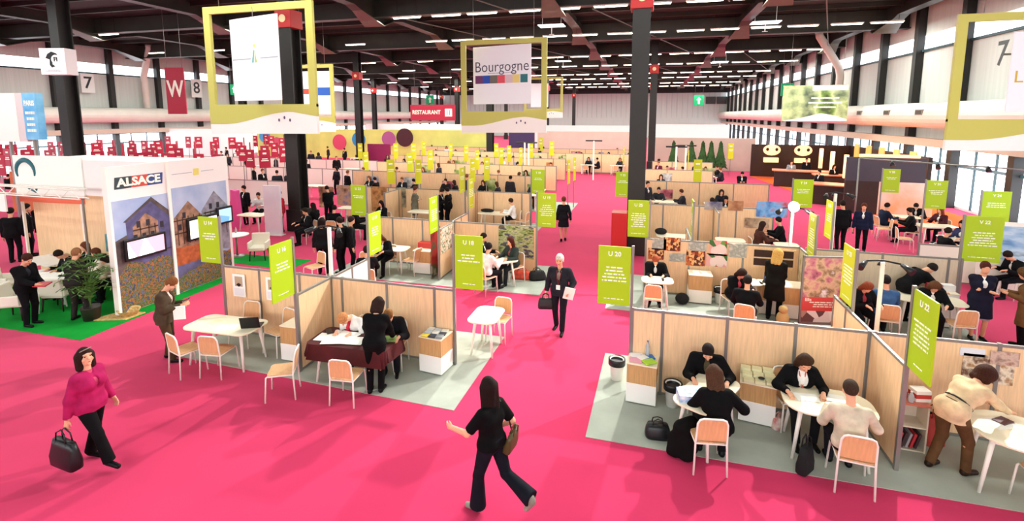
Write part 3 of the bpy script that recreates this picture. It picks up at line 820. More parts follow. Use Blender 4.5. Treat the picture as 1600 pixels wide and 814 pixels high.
def person(x, y, h, label, key=None, colors=None, group=None, scale=1.0, z=0, **kw):
    """colors: dict part->hex for hair, shirt, jacket, t_shirt, dress, cardigan, coat, trousers, skirt, shoes, body"""
    k = key or repr(sorted((a, repr(b)) for a, b in kw.items()))
    if k not in _people: _people[k] = person_meshes(**kw)
    M, info = _people[k]
    e = empty('person', (x, y, z), rz_of(h), label, 'person', group); e.scale = (scale,)*3
    c = dict(body=SKIN, hair='20130d', shirt='e8e6e2', jacket='0d0d10', t_shirt='0a0a0c', dress='0c0c0f', cardigan='0e0e11', coat='0d0d10', trousers='0e0e12', skirt='222226', shoes='0f0f10')
    c.update(colors or {})
    for nm, me in M.items():
        o = bpy.data.objects.new('shoe' if nm[:4] == 'shoe' else nm, me); COL.objects.link(o); o.parent = e
        cn = 'shoes' if nm[:4] == 'shoe' else nm
        if nm in ('eyes', 'lips'): continue
        m = skinm(c['body']) if nm == 'body' else (mat('hair_'+c['hair'], c['hair'], .75, noise=.35, scale=26, stretch=(4, 4, 1), bump=.8, spec=.15) if nm == 'hair' else cloth(c[cn], .4 if cn == 'shoes' else .85))
        if not me.materials: me.materials.append(m)
        o.material_slots[0].link = 'OBJECT'; o.material_slots[0].material = m
    return e, info

# ================================================================ CARPETS OF THE STANDS
def carpet(name, poly, m, label, z=.008):
    return tag(MB().prism(poly, 0.0, z).build(name, m), label, 'carpet', None)
def rect(x0, x1, y0, y1): return [(x0, y0), (x1, y0), (x1, y1), (x0, y1)]
carpet('stand_carpet', [(-8.9, 7.3), (-2.9, 7.03), (-2.86, 9.84), (-8.9, 9.9)], GREYC, 'grey carpet of the nearest stand block on the left, under the burgundy-draped table')
carpet('stand_carpet', [(-.76, 6.92), (9.5, 6.86), (9.5, 9.7), (-.7, 9.67)], GREYC, 'grey carpet of the nearest stand block on the right')
carpet('stand_carpet', rect(-9.2, -2.66, 12.5, 15.1), GREYC, 'grey carpet of the second left stand block, beside the orange-red bag')
carpet('stand_carpet', rect(-.9, 7.0, 12.05, 14.95), GREYC, 'grey carpet of the second right stand block, under the seated man in a tie')
carpet('stand_carpet', [(-14.5, 7.31), (-11.5, 7.31), (-11.62, 11.9), (-16.6, 11.9), (-19, 7.31)], GREENC, 'bright green carpet in front of the half-timbered house mural')
carpet('stand_carpet', [(-13.4, 12.8), (-10.6, 12.6), (-10.6, 13.7), (-13.4, 13.7)], GREENC, 'small green carpet strip under the lone cream armchair')
carpet('stand_carpet', [(7.75, 42.4), (9.9, 42.4), (14.4, 42.4), (14.4, 24), (10.9, 24), (9.3, 31.0)], ORANGEC, 'orange carpet in front of the dark brown bar')
for i, (a, b, c, d_) in enumerate(((-13, -4.3, 18.3, 21.2), (-.9, 3.2, 17.6, 20.4), (-13, -3.6, 23.9, 26.8), (-.9, 4.2, 23.4, 26.2))):
    carpet('stand_carpet', rect(a, b, c, d_), GREYC, 'pale grey carpet of the %s stand block %s of the central aisle' % (('third', 'third', 'fourth', 'fourth')[i], ('left', 'right', 'left', 'right')[i]))

# ================================================================ NEAREST LEFT BLOCK
wall_l = panel_wall((-8.87, 8.55), (-3.44, 8.45), 'pale wood partition behind the burgundy-draped table, with grey posts', first=.95, step=1.02)
panel_wall((-6.13, 7.45), (-6.13, 8.46), 'short pale wood divider between the two nearest left stands', first=1.1)
panel_wall((-6.13, 8.56), (-6.13, 9.85), 'white-topped divider behind the nearest left partition', first=.65, m=mat('white_laminate', 'ece7dc', .5))
post_sign(-3.44, 8.45, 'R', 'lime board reading U 18 on the right end post of the nearest left partition', z1=2.55, hh=1.02, head='U 18', n=3, seed=3)
post_sign(-6.13, 7.42, 'N', 'lime board edge-turned to the aisle on the divider post beside the nearest left table', z1=2.55, hh=1.02, head='U 16', n=3, seed=8)
post_sign(-8.9, 8.55, 'L', 'lime board in front of the half-timbered house mural, on the left end of the partition', z1=2.55, hh=1.02, head='U 14', n=3, seed=11)
post_sign(-6.13, 9.9, 'F', 'lime board beside the seated woman of the second left row, lower of two overlapping boards', z1=2.5, hh=.98, head='U 17', n=4, seed=14)
# framed poster pictures on the partition behind the left table
for i, (px_, lb) in enumerate(((374, 'leftmost'), (426, 'middle'), (487, 'right'))):
    p = atY(px_, 443-i*-3, 8.5)
    m = MB().bb(-.16, .16, -.006, .006, -.25, .25, 0).bb(-.1, .1, -.009, -.006, -.02, .2, 1).bb(-.13, .13, -.009, -.006, -.22, -.06, 2)
    m.add([(-.07, -.0095, .02), (.0, -.0095, -.03), (.07, -.0095, .02), (.0, -.0095, .06)], [(0, 1, 2, 3)], 3)
    if i < 2: tag(m.build('wall_poster', [PAPER, mat('poster_tan', 'b9a184', .6), mat('poster_pale', 'e9e4e6', .6), BLACKP], None, loc=(p[0], 8.52-.03, 1.1)), '%s small white poster with a dark bow shape on the left partition' % lb, 'poster')
# tables, chairs
table(-7.75, 7.42, 2, 'pale table with a laptop and papers at the nearest left stand', w=1.45, d=.75)
laptop(-7.2, 7.5, .75, 205, 'open black laptop on the left pale table', 'c9ced6')
paper(-7.62, 7.3, .75, .4, 'open white brochure lying beside the laptop on the left pale table', .36, .25, name='brochure')
paper(-8.05, 7.45, .75, -.2, 'small cream leaflet on the left pale table', .16, .22, mat('cream_leaflet', 'efe2b8', .6), name='leaflet')
def chair_from(a, b, label, **k):
    A, B = Vector(at(*a)), Vector(at(*b)); u = (B-A).normalized(); f = Vector((-u.y, u.x, 0)); c = (A+B)/2+f*.25
    return chair(c.x, c.y, math.degrees(math.atan2(u.y, u.x)), label, **k)
chair_from((263, 583), (284, 595), 'leftmost chair at the left pale table, back to the aisle')
chair_from((312, 591), (347, 594), 'second chair at the left pale table, back to the aisle')
chair(-8.0, 8.12, 185, 'chair behind the left pale table, against the partition')
chair(-7.05, 8.0, 165, 'chair to the right of the laptop on the left pale table')
counter(-6.5, 7.95, 0, 'oak counter with bare top left of the short divider', w=.52, d=.5, H=.72)
chair_from((462, 625), (470, 603), 'empty side-on chair left of the burgundy-draped table')
chair_from((515, 634), (553, 638), 'empty chair with its back to the aisle at the burgundy-draped table')
table(-4.98, 7.5, 2, 'table under the burgundy cloth', w=1.5, d=.7)
# burgundy cloth draped over it
BURG = mat('burgundy_cloth', '4a0e12', .8, noise=.25, scale=5)
def drape(x, y, h, w, d, drop, m, label, z=.757):
    n = 44; top = []; bot = []
    pr = rrect(w, d, .1, 11)
    L = len(pr); vs = []
    for j in range(7):
        f = j/6
        for i, (a, b) in enumerate(pr):
            k = 1+.05*f*(1+.8*math.sin(i*1.9)); vs.append((a*(1+.02*f)*k**.5, b*(1+.05*f)*k, z-drop*f*(.85+.15*math.sin(i*.35+1))))
    fs = [tuple(range(L))]+[(j*L+i, (j+1)*L+i, (j+1)*L+(i+1) % L, j*L+(i+1) % L) for j in range(6) for i in range(L)]
    o = MB().add(vs, fs, 0, False).build('tablecloth', m, None, loc=(x, y, 0), rz=rz_of(h)); o.modifiers.new('s', 'SOLIDIFY').thickness = .004
    return tag(o, label, 'tablecloth')
drape(-4.98, 7.5, 2, 1.54, .74, .3, BURG, 'dark burgundy cloth draped over the table of the nearest left stand')
r_ = random.Random(4)
for i, (dx, dy, rz) in enumerate(((-.5, -.08, .1), (-.22, .06, -.2), (.02, -.1, .15), (-.3, -.18, .3))):
    paper(-4.98+dx, 7.5+dy, .762+.005*i, rz, ['leftmost large white sheet on the burgundy cloth', 'white sheet lying in the middle of the burgundy cloth', 'white sheet nearest the standing woman in black', 'white sheet at the front edge of the burgundy cloth'][i], .42, .3)
tag(MB().bb(-.15, .15, -.1, .1, 0, .03).build('folder', mat('green_folder', '8fb060', .5), None, loc=(-4.38, 7.62, .763), rz=.3), 'light green folder on the right end of the burgundy cloth', 'folder')
tag(MB().bb(-.11, .11, -.05, .05, 0, .02).build('pencil_case', BLACKP, None, loc=(-5.6, 7.62, .763), rz=-.8), 'black pencil case on the left end of the burgundy cloth', 'case')
counter(-3.72, 8.2, -7, 'oak counter covered in brochures beside the U 18 post', w=.46, d=.42, H=.7)
COLS = ['e8e4d8', '3b6fb0', 'e8e4d8', '38424e', 'e9d34a', 'c9d7e4', '8a8f94', 'f2efe6']
k = 0
for j in range(3):
    for i in range(3):
        c = 'e9d34a' if (i, j) == (0, 0) else COLS[(i*3+j*5) % 8]
        paper(-3.86+i*.14, 8.06+j*.13, .705, -.1+.1*((i*7+j*3) % 3), '%s brochure in the %s row on the left oak counter' % (('left', 'middle', 'right')[i], ('front', 'second', 'back')[j]), .125, .12, mat('print_'+c, c, .5), .02+.006*((i+j) % 3), 'brochure_pile', 'brochures', 'brochures on the left oak counter')
# side table just right of the end post (back-to-back stand)
table(-3.05, 9.2, 90, 'pale table seen at the right of the U 18 post, with a leaflet', w=.9, d=.6)
paper(-3.1, 9.1, .75, .5, 'white leaflet with a dark pen on the table right of the U 18 post', .2, .28, name='leaflet')
chair(-2.95, 9.75, 175, 'chair behind the small table right of the U 18 post')

# ================================================================ NEAREST RIGHT BLOCK
panel_wall((-.17, 8.4), (3.33, 8.4), 'pale wood partition behind the nearest right tables, left run', first=.5, step=1.0)
panel_wall((3.4, 8.4), (9.5, 8.4), 'pale wood partition right of the diagonal divider, with brown pictures', first=1.55, step=1.1)
panel_wall((3.36, 7.33), (3.36, 9.95), 'long white-topped divider running between the right stands', first=1.05, step=1.0)
post_sign(-.19, 8.4, 'L', 'lime board reading U 20 left of the nearest right partition', z1=2.55, hh=1.02, head='U 20', n=5, seed=21)
post_sign(3.36, 7.33, 'N', 'large edge-turned lime board on the nearest right divider post', z1=2.55, hh=1.04, head='U 22', n=6, seed=23)
post_sign(3.43, 9.35, 'F', 'yellow-green edge-turned board at the far end of the right divider, beside the croissant poster', z1=2.5, hh=1.0, head='U 23', n=6, seed=24, m=LIME2)
counter(.03, 8.2, -5, 'oak counter with colourful leaflets beside the U 20 post', w=.47, d=.42, H=.7)
for i, (c, dx, dy, s) in enumerate((('e8a0b4', -.12, -.08, 1), ('f0eef0', -.1, .08, 1), ('2d6cc0', .08, .05, 1), ('a9d83a', .1, -.11, 1), ('f3f1ea', 0, 0, .8))):
    paper(.03+dx, 8.2+dy, .705+i*.004, .2*i, ['pink', 'white', 'blue', 'lime', 'small white'][i]+' leaflet pile on the U 20 counter', .2*s, .15*s, mat('print_'+c, c, .5), .02, 'leaflet_pile', 'leaflets', 'leaflets on the U 20 counter')
bottle(.1, 8.32, .72, 'clear water bottle on the U 20 counter')
waste_bin(-.42, 8.72, 'white bin with black liner at the left end of the nearest right partition')
waste_bin(.52, 8.12, 'white bin with a spilling black liner between the U 20 counter and the table')
table(.95, 7.35, 62, 'pale table between the man in black and the person seen from behind', w=1.2, d=.62)
tag(MB().bb(-.16, .16, -.12, .12, 0, .1).build('brochure_box', mat('blue_print_box', '4d86c8', .5, col2='e8eef6', scale=12), None, loc=(.68, 7.08, .75), rz=.15), 'blue and white brochure box on the first right table', 'box')
for i in range(3): paper(.72+i*.02, 7.3+i*.02, .75+.1*0+i*.006, .2+i*.15, ['lowest', 'middle', 'top'][i]+' white sheet stacked behind the blue brochure box', .3, .22)
paper(1.12, 7.62, .75, -.4, 'white notepad in front of the man in black at the first right table', .2, .28, name='notepad')
chair_from((1083, 742), (1136, 746), 'empty-backed chair under the person in the black coat, nearest right stand')
chair(1.0, 8.12, 172, 'chair of the man in the black cap-like hair, against the right partition')
counter(1.78, 8.12, -10, 'oak counter piled with cream brochures between the two right tables', w=.5, d=.42, H=.66)
CB = mat('cream_brochure', 'e6e0b4', .6)
for j in range(3):
    for i in range(3):
        paper(1.62+i*.16, 7.98+j*.14, .665, -.17, '%s pile in the %s row of cream brochures on the right counter' % (('left', 'middle', 'right')[i], ('front', 'second', 'back')[j]), .145, .13, CB, .04+.03*j, 'brochure_pile', 'brochures', 'cream brochures on the right counter')
tag(MB().ell((0, 0, .02), (.05, .03, .02)).build('sunglasses', BLACKP, None, loc=(1.8, 8.0, .71)), 'dark sunglasses case on the cream brochures', 'case')
handbag('camera_bag', (.27, 7.22, .008), (.36, .24, .2), BLACKP, 'glossy black bag lying on the grey carpet in front of the first right table', .1)
table(2.55, 7.5, -4, 'cream-topped table between the woman in the cardigan and the man in the pale shirt', w=1.15, d=.8, round_=.3)
for i, (dx, dy, rz) in enumerate(((-.25, .05, .1), (.12, -.12, .3), (.1, .12, -.1))):
    paper(2.55+dx, 7.5+dy, .751+.003*i, rz, ['left', 'right front', 'right back'][i]+' white sheet on the second right table', .3, .21)
tag(MB().bb(-.035, .035, -.02, .02, 0, .012).build('mobile_phone', BLACKP, None, loc=(2.82, 7.42, .757), rz=.6), 'small dark phone near the right edge of the second right table', 'phone')
chair_from((1307, 770), (1363, 783), 'chair under the man in the pale shirt, nearest right stand')
chair(2.25, 8.05, 190, 'chair of the woman in the black cardigan, against the partition')
handbag('briefcase', (2.17, 6.98, .008), (.3, .14, .36), BLACK, 'black upright bag on the carpet left of the second right table', .9)
handbag('shopping_bag', (2.05, 7.9, .008), (.2, .12, .18), mat('white_red_bag', 'e6dcd2', .6, col2='c04040', scale=9), 'small white and red bag right of the cream brochure counter', .5)
# right-hand stand: shelf unit, bags, table
e = empty('shelf_unit', (3.72, 7.98, 0), -.05, 'low white shelf unit with red magazines beside the divider', 'shelf')
MB().bb(-.2, -.18, -.17, .17, 0, .72).bb(.18, .2, -.17, .17, 0, .72).bb(-.18, .18, -.16, .17, .01, .03).bb(-.18, .18, -.16, .17, .36, .38).bb(-.18, .18, .15, .17, .03, .7).build('carcass', mat('shelf_cream', 'd8cdb8', .5), e)
MB().bb(-.21, .21, -.18, .18, .7, .725).build('shelf_top', mat('red_shelf_top', 'c6705c', .5), e)
for i in range(5):
    tag(MB().box((0, 0, .12), (.03, .24, .22), ry=.25).build('magazine', mat(['mag_red', 'mag_dark', 'mag_silver'][i % 3], ['b8323a', '4a3236', '9a9296'][i % 3], .4), None, loc=(3.6+i*.055, 7.94, .04)), ['first red', 'dark second', 'silver third', 'second red fourth', 'dark fifth'][i]+' leaning magazine from the left in the low white shelf unit', 'magazine', 'magazines in the low shelf')
tag(MB().bb(-.1, .1, -.08, .08, 0, .16).bb(-.102, .102, -.082, .082, .05, .11, 1).build('carton', [WHITEP, mat('carton_red', 'c23a32', .5)], None, loc=(3.85, 7.97, .727), rz=.2), 'white and red carton on the low shelf unit', 'box')
handbag('leather_bag', (3.6, 8.05, .727), (.24, .16, .14), mat('dark_brown_leather', '3a1c12', .4, noise=.4, scale=20), 'dark brown leather bag on the low shelf unit', .3)
bottle(3.7, 7.86, .727, 'small water bottle in front of the leather bag on the shelf unit', h=.16, capc='f4f2ec')
handbag('tote_bag', (4.12, 8.1, .008), (.3, .2, .42), mat('red_tote', 'b23a34', .6), 'red tote bag standing on the carpet right of the shelf unit', .2)
tag(MB().box((0, 0, .2), (.42, .02, .42), rx=.2).build('portfolio', mat('black_portfolio', '1a1414', .4), None, loc=(4.18, 8.28, .01)), 'black portfolio leaning behind the red tote bag', 'portfolio')
# pictures on the right partition
BRN = multi('brown_photo', ['4a2c1c', 'a87a50', 'e8d8c0', '6b4028', 'c8b8a0'], 5, seed=2)
p = atY(1543, 560, 8.38); poster('picture_print', p[0]+.02, 8.38, .9, .62, .42, 'x', BRN, 'large brown photo print on the right partition behind the bending woman')
p = atY(1573, 540, 8.36); poster('picture_print', p[0], 8.365, 1.2, .34, .2, 'x', multi('brown_photo_small', ['8a4a3c', 'd0b0a0', '5a3424'], 8, seed=5), 'small reddish photo print pinned above the large brown one')
p = atY(1520, 545, 8.38); poster('picture_print', p[0], 8.38, 1.28, .3, .12, 'x', mat('pale_blue_print', 'dcdfe8', .6), 'pale blue strip print left of the small reddish photo')
# edge of far-right round table
table(4.75, 7.35, -20, 'round-cornered cream table at the right edge of the photo', w=1.15, d=.95, round_=.42)
chair(4.78, 7.0, 95, 'chair cut by the right edge of the photo, nearest of all')
paper(4.55, 7.55, .75, .4, 'papers under the hands of the bending woman', .3, .24)
tag(MB().bb(-.1, .1, -.07, .07, 0, .012).build('leaflet', mat('dark_leaflet', '5a3a3e', .5), None, loc=(4.62, 7.6, .757), rz=.6), 'dark leaflet held down by the bending woman', 'leaflet')

# ================================================================ PEOPLE NEAR THE CAMERA
# woman in the pink jacket walking with a bag, lower left
x, y = at(152, 722)[:2]
e, inf = person(x, y, -82, 'woman in a magenta jacket walking right with a large black bag, lower left', pose='walk', vox=.0085, fem=True, hair='bob', top='cardigan', bottom='trousers', flare=.02, hem=.10, turn=-.35, nod=-.25, build=1.12, open=.03,
    feet=((-.1, -.2, .09, .2), (.1, .33, .09, .1)), hands=((-.3, .04, .84), (.27, -.1, .76)), scale=.96,
    colors=dict(hair='2a1410', shirt='c04a68', cardigan='a51c54', trousers='0b0b0d', shoes='101012'))
hx = e.matrix_basis @ (inf['hands'][1]*1.0)
def world(e, v): return Matrix.Translation(e.location) @ Matrix.Rotation(e.rotation_euler.z, 4, 'Z') @ (Vector(v)*e.scale.x)
hp = world(e, inf['hands'][1])
handbag('handbag', (hp.x-.02, hp.y-.05, hp.z-.62), (.5, .16, .36), mat('black_leather', '131315', .4), 'large black leather tote carried by the woman in magenta', -.1, 0)
sg = MB().tube([(-.07, -.0, .1), (-.05, .05, .125), (.05, .05, .125), (.07, 0, .1)], .008, 6); o = sg.build('sunglasses', mat('glossy_frame', '8a7a70', .2), e); o.location = inf['head']+Vector((0, 0, 0))
# woman in black walking left, bottom centre
x, y = at(768, 800)[:2]
e, inf = person(x, y, 68, 'woman with long dark hair, black t-shirt and flared jeans walking left, bottom centre', pose='walk', vox=.0085, fem=True, hair='long', top='tee', bottom='trousers', flare=.045, sleeve=.42, hem=.03, nod=.05, turn=-.35,
    feet=((-.09, .14, .09, .1), (.08, -.52, .40, 1.1)), hands=((-.24, .40, 1.07), (.26, .1, .95)), elbow=(0, -1, -.2), lean=.04, scale=.99,
    colors=dict(hair='1c0e0a', t_shirt='070708', trousers='12141d', shoes='8a867a'))
hp = world(e, (.2, -.12, .78))
handbag('shoulder_bag', tuple(hp), (.26, .1, .24), mat('olive_leather', '4d4220', .5), 'small olive-brown shoulder bag at the hip of the woman walking left', math.radians(80), .25)
MB().tube([world(e, (.12, -.03, 1.42))-e.location, world(e, (.2, -.1, 1.2))-e.location, world(e, (.22, -.14, 1.02))-e.location], .01, 6).build('bag_strap', mat('olive_strap', '3a3218', .5), e).matrix_parent_inverse = (Matrix.Rotation(e.rotation_euler.z, 4, 'Z') @ Matrix.Scale(e.scale.x, 4)).inverted()
# grey-haired man walking towards us
x, y = at(874, 516)[:2]
e, inf = person(x, y, 176, 'grey-haired man in a dark waistcoat walking towards the camera in the aisle, paper in hand', pose='walk', vox=.01, hair='short', top='cardigan', bottom='trousers', feet=((-.1, .18, .09, .1), (.1, -.12, .09, .3)), hands=((-.25, .16, .96), (.3, .02, .84)), sleeve=.96,
    hem=.12, colors=dict(hair='cfc8c0', shirt='8a7a70', cardigan='23242c', trousers='1a1a22', shoes='0e0e10'), scale=1.02)
hp = world(e, inf['hands'][1]); handbag('briefcase', (hp.x, hp.y-.05, hp.z-.36), (.34, .14, .24), mat('dark_bag', '1e1c20', .5), 'dark shoulder bag carried by the grey-haired man', .2)
hp = world(e, inf['hands'][0]); o = tag(MB().bb(-.11, .11, -.005, .005, -.14, .16).build('paper_sheet', PAPER, None, loc=(hp.x, hp.y-.09, hp.z-.02), rz=.2), 'white sheet held by the grey-haired man', 'paper'); o.rotation_euler = (.3, .2, .2)
T = inf['T']
MB().tube([T(-.05, .07, .44), T(-.03, .15, .3), T(0, .16, .14), T(.03, .15, .3), T(.05, .07, .44)], .006, 5).build('lanyard', mat('red_lanyard', 'a5222c', .6), e)
MB().box(T(0, .165, .1), (.085, .006, .1)).build('badge', PAPER, e)
# woman in black dress walking away
x, y = at(880, 377)[:2]
e, inf = person(x, y, 8, 'woman in a short black dress walking away along the aisle, bare legs', pose='stand', vox=.012, fem=True, hair='bun', top='dress', bottom='', hem=.36, feet=((-.07, -.1, .1, .4), (.07, .1, .09, .1)), hands=((-.24, .02, .82), (.27, -.05, .84)), colors=dict(hair='6a3a20', dress='15151a', shoes='0e0e10', body='d89a80'))
# man in brown suit with phone, left
x, y = at(264, 563)[:2]
e, inf = person(x, y, -62, 'man in a brown suit looking down at his phone left of the nearest pale table', pose='phone', vox=.0095, hair='short', top='jacket', bottom='trousers', nod=.6, lean=.08, feet=((-.12, -.06, .08, 0), (.12, .12, .08, 0)),
    colors=dict(hair='7a4a28', jacket='4a3c2e', shirt='e0b8b4', trousers='4a3826', shoes='141012'), open=.06)
hp = world(e, (inf['hands'][0]+inf['hands'][1])/2); o = tag(MB().bb(-.03, .03, -.06, .06, 0, .012).build('mobile_phone', BLACKP, None, loc=(hp.x+.06, hp.y+.05, hp.z+.07)), 'phone in the hands of the man in the brown suit', 'phone'); o.rotation_euler = (.4, 0, -1)
hp = world(e, inf['hands'][1]); o = tag(MB().bb(-.1, .1, -.012, .012, -.13, .13).build('document', PAPER, None, loc=(hp.x+.02, hp.y-.06, hp.z-.12), rz=.5), 'rolled white document under the arm of the man in the brown suit', 'paper')
# standing woman in black at the burgundy table
x, y = at(588, 612)[:2]
e, inf = person(x, y, 12, 'woman in black seen from behind leaning over the burgundy-draped table', pose='stand', vox=.0095, fem=True, hair='bob', top='cardigan', bottom='trousers', lean=.32, nod=.35, hem=.12, feet=((-.09, -.05, .08, 0), (.09, .0, .08, 0)), hands=((-.30, .46, .84), (.2, .42, .86)), scale=.97,
    colors=dict(hair='2a1a14', cardigan='09090b', trousers='09090b', shoes='0c0c0e'))
# seated people behind the burgundy table
chair(-5.25, 8.08, 178, 'chair of the person with the red tie behind the burgundy cloth')
e, inf = person(-5.25, 8.05, 172, 'person in a white shirt and red scarf seated behind the burgundy cloth, head bent', pose='sitwrite', vox=.011, hair='short', top='shirt', bottom='trousers', lean=.5, nod=.75, colors=dict(hair='c08050', shirt='f0ece6', trousers='2a2a30'))
T = inf['T']; MB().tube([T(-.02, .03, .47), T(.01, .13, .36), T(.02, .15, .2), T(.02, .15, .05)], [.03, .035, .045, .05], 8).build('red_scarf', mat('red_scarf', 'c8203c', .8), e)
chair(-4.55, 8.1, 190, 'chair hidden behind the standing woman in black')
e, inf = person(-4.55, 8.05, 200, 'brown-haired person seated behind the standing woman in black, one shoe out to the right', pose='sitwrite', vox=.012, hair='short', top='jacket', bottom='trousers', nod=.5, feet=((-.12, .3, .08, 0), (.1, .3, .08, 0)), colors=dict(hair='8a5c34', jacket='17171b', trousers='17171c'))
# ---- nearest right stand
e, inf = person(1.0, 8.02, 176, 'man in a black jacket and brown scarf seated facing us at the first right table', pose='sitwrite', vox=.0095, hair='short', top='jacket', bottom='trousers', lean=.22, nod=.55, open=.06, hands=((-.28, .42, .8), (.2, .46, .8)), colors=dict(hair='1c1210', jacket='0a0a0c', shirt='4d4432', trousers='18181c'))
x, y = at(1105, 715)[:2]
e, inf = person(1.02, 6.80, 8, 'long-haired person in a black coat seated back to us at the first right table', pose='sit', vox=.0095, fem=True, hair='long', top='cardigan', bottom='trousers', lean=.3, nod=.25, build=1.15, feet=((-.14, .3, .08, 0), (.14, .2, .08, 0)), hands=((-.2, .42, .8), (.32, .36, .8)), colors=dict(hair='4a3020', cardigan='09090b', shirt='09090b', trousers='0e0e12'))
cm = sdf_mesh('folded_coat', [('c', (-.05, 0, .45), (.1, .02, .5), .09, .08, .03), ('c', (-.08, 0, .42), (-.12, .02, .08), .08, .1, .04), ('c', (.0, -.03, .4), (.02, -.05, .06), .08, .11, .04), ('c', (.09, .02, .45), (.12, .03, .1), .07, .09, .03), ('c', (-.16, .05, .3), (-.18, .05, .04), .04, .05, .03)], .014, [((0, 0, 0), (0, 0, -1))])
cm.materials.append(cloth('0c0b0b')); co = bpy.data.objects.new('folded_coat', cm); COL.objects.link(co); co.location = (.62, 6.86, .01); co.rotation_euler = (0, 0, .3)
tag(co, 'black coat bundled at the left of the long-haired person', 'coat')
e, inf = person(2.3, 7.98, 182, 'woman in a black cardigan and white top with a red necklace, seated facing us', pose='sitwrite', vox=.0095, fem=True, hair='bob', top='cardigan', bottom='trousers', lean=.2, nod=.45, open=.085, hands=((-.22, .36, .8), (.26, .4, .8)), colors=dict(hair='3a2416', cardigan='0a0a0d', shirt='ece6e2', trousers='16161a'))
T = inf['T']; MB().tube([T(-.045, .06, .45), T(-.02, .115, .3), T(0, .125, .2), T(.02, .115, .3), T(.045, .06, .45)], .009, 6).build('necklace', mat('coral_necklace', 'd0584c', .5), e)
e, inf = person(2.62, 6.88, -6, 'man in a pale beige shirt seated with his back to us', pose='sit', vox=.0095, hair='short', top='shirt', bottom='trousers', lean=.14, nod=.2, hem=.06, build=1.1, colors=dict(hair='3a2a20', shirt='cdc0a8', trousers='1c1c22', shoes='0e0e10'), hands=((-.2, .38, .8), (.25, .38, .8)))
x, y = at(1490, 738)[:2]
e, inf = person(x, y+.05, -62, 'curly-haired woman in a beige blouse bending over the table at the right edge', pose='lean', vox=.009, fem=True, hair='curly', top='shirt', bottom='trousers', boots=True, hem=.13, lean=.85, nod=.1, feet=((-.12, -.22, .08, 0), (.12, .06, .08, 0)), hands=((-.16, .62, .82), (.16, .66, .82)), colors=dict(hair='3a1c10', shirt='d3b893', trousers='5c4028', shoes='2a1a12'))
T = inf['T']; MB().tube([T(.155*math.cos(q*PI/8), .005+.148*math.sin(q*PI/8), .13) for q in range(16)], .012, 6, closed=True).build('belt_strap', BLACKP, e)

# ================================================================ SECOND ROW OF STANDS
KINDS = dict(
 mstand=dict(pose='stand', vox=.017, hair='short', detail=False), mwalk=dict(pose='walk', vox=.017, hair='short', detail=False),
 fstand=dict(pose='stand', vox=.017, fem=True, hair='bob', top='cardigan', detail=False), fcoat=dict(pose='stand', vox=.017, fem=True, hair='bun', top='coat', bottom='skirt', detail=False, hands=((.1, .16, 1.15), (-.08, .18, 1.12))),
 mphone=dict(pose='phone', vox=.017, hair='short', detail=False), fphone=dict(pose='phone', vox=.017, fem=True, hair='long', top='coat', detail=False),
 msit=dict(pose='sit', vox=.017, hair='short', detail=False), fsit=dict(pose='sit', vox=.017, fem=True, hair='long', top='cardigan', detail=False),
 mwrite=dict(pose='sitwrite', vox=.017, hair='short', detail=False), fwrite=dict(pose='sitwrite', vox=.017, fem=True, hair='bob', top='cardigan', detail=False),
 msweat=dict(pose='sit', vox=.017, hair='short', top='shirt', detail=False), fback=dict(pose='sitback', vox=.017, fem=True, hair='tail', top='shirt', detail=False),
 mlean=dict(pose='lean', vox=.017, hair='short', detail=False))
def stander(px, py, kind, h, label, feet=True, z=1.7, group=None, scale=1, **c):
    x, y = (at(px, py) if feet else at(px, py, z*scale))[:2]
    return person(x, y, h, label, key='k_'+kind, colors=c, group=group, scale=scale, **KINDS[kind])[0]
def sitter(px, py, kind, h, label, seat=True, z=1.22, group=None, scale=1, chlab=None, **c):
    """px,py: head of the seated person"""
    x, y = at(px, py, z)[:2]; r = math.radians(h); x += math.sin(r)*.08; y -= math.cos(r)*.08
    if seat: chair(x, y, h, chlab or ('chair under the '+label.split(' seated')[0].split(',')[0])[:90])
    return person(x, y, h, label, key='k_'+kind, colors=c, group=group, scale=scale, **KINDS[kind])[0]

panel_wall((-8.75, 14.2), (-3.1, 14.1), 'pale partition of the second left block, ending beside the landscape mural', first=.9, step=1.05)
panel_wall((-5.72, 12.95), (-5.72, 14.1), 'divider of the second left block carrying the food poster', first=1.1)
panel_wall((-5.8, 14.2), (-5.8, 15.55), 'divider behind the second left partition', first=.7)
poster('food_poster', -5.695, 13.5, .75, .95, .72, 'y', multi('food_print', ['7a3026', 'd8a880', 'f0e0d0', '5a7a40', 'c8604a'], 9, seed=9), 'reddish food poster on the divider left of the U 18 board')
poster('landscape_mural', -3.72, 14.06, .5, 1.08, .98, 'x', multi('vine_print', ['2c3a20', '8a9a50', 'c8c890', '3a3c60', '6a5a40'], 5, seed=3, stretch=(1, 1, 2.5)), 'green landscape mural on the partition behind the woman in green')
post_sign(-3.1, 14.1, 'R', 'lower of two lime boards beside the central aisle, right end of the second left block', z1=2.5, hh=1.0, head='U 19', n=6, seed=31)
post_sign(-5.72, 12.92, 'N', 'edge-turned lime board above the food poster divider', z1=2.5, hh=1.0, head='U 21', n=6, seed=33)
post_sign(-5.8, 15.6, 'F', 'edge-turned lime board right of the standing woman in black, third row', z1=2.6, hh=1.0, head='U 24', n=5, seed=35, m=LIME2)
post_sign(-8.78, 14.2, 'L', 'upper of two overlapping lime boards at the left end of the second partition', z1=2.5, hh=1.0, head='U 23', n=2, seed=37)
x, y = at(603, 395, .75)[:2]; table(-7.5, 13.3, 5, 'pale table with papers in front of the long-haired woman, second left row', w=1.2, d=.65)
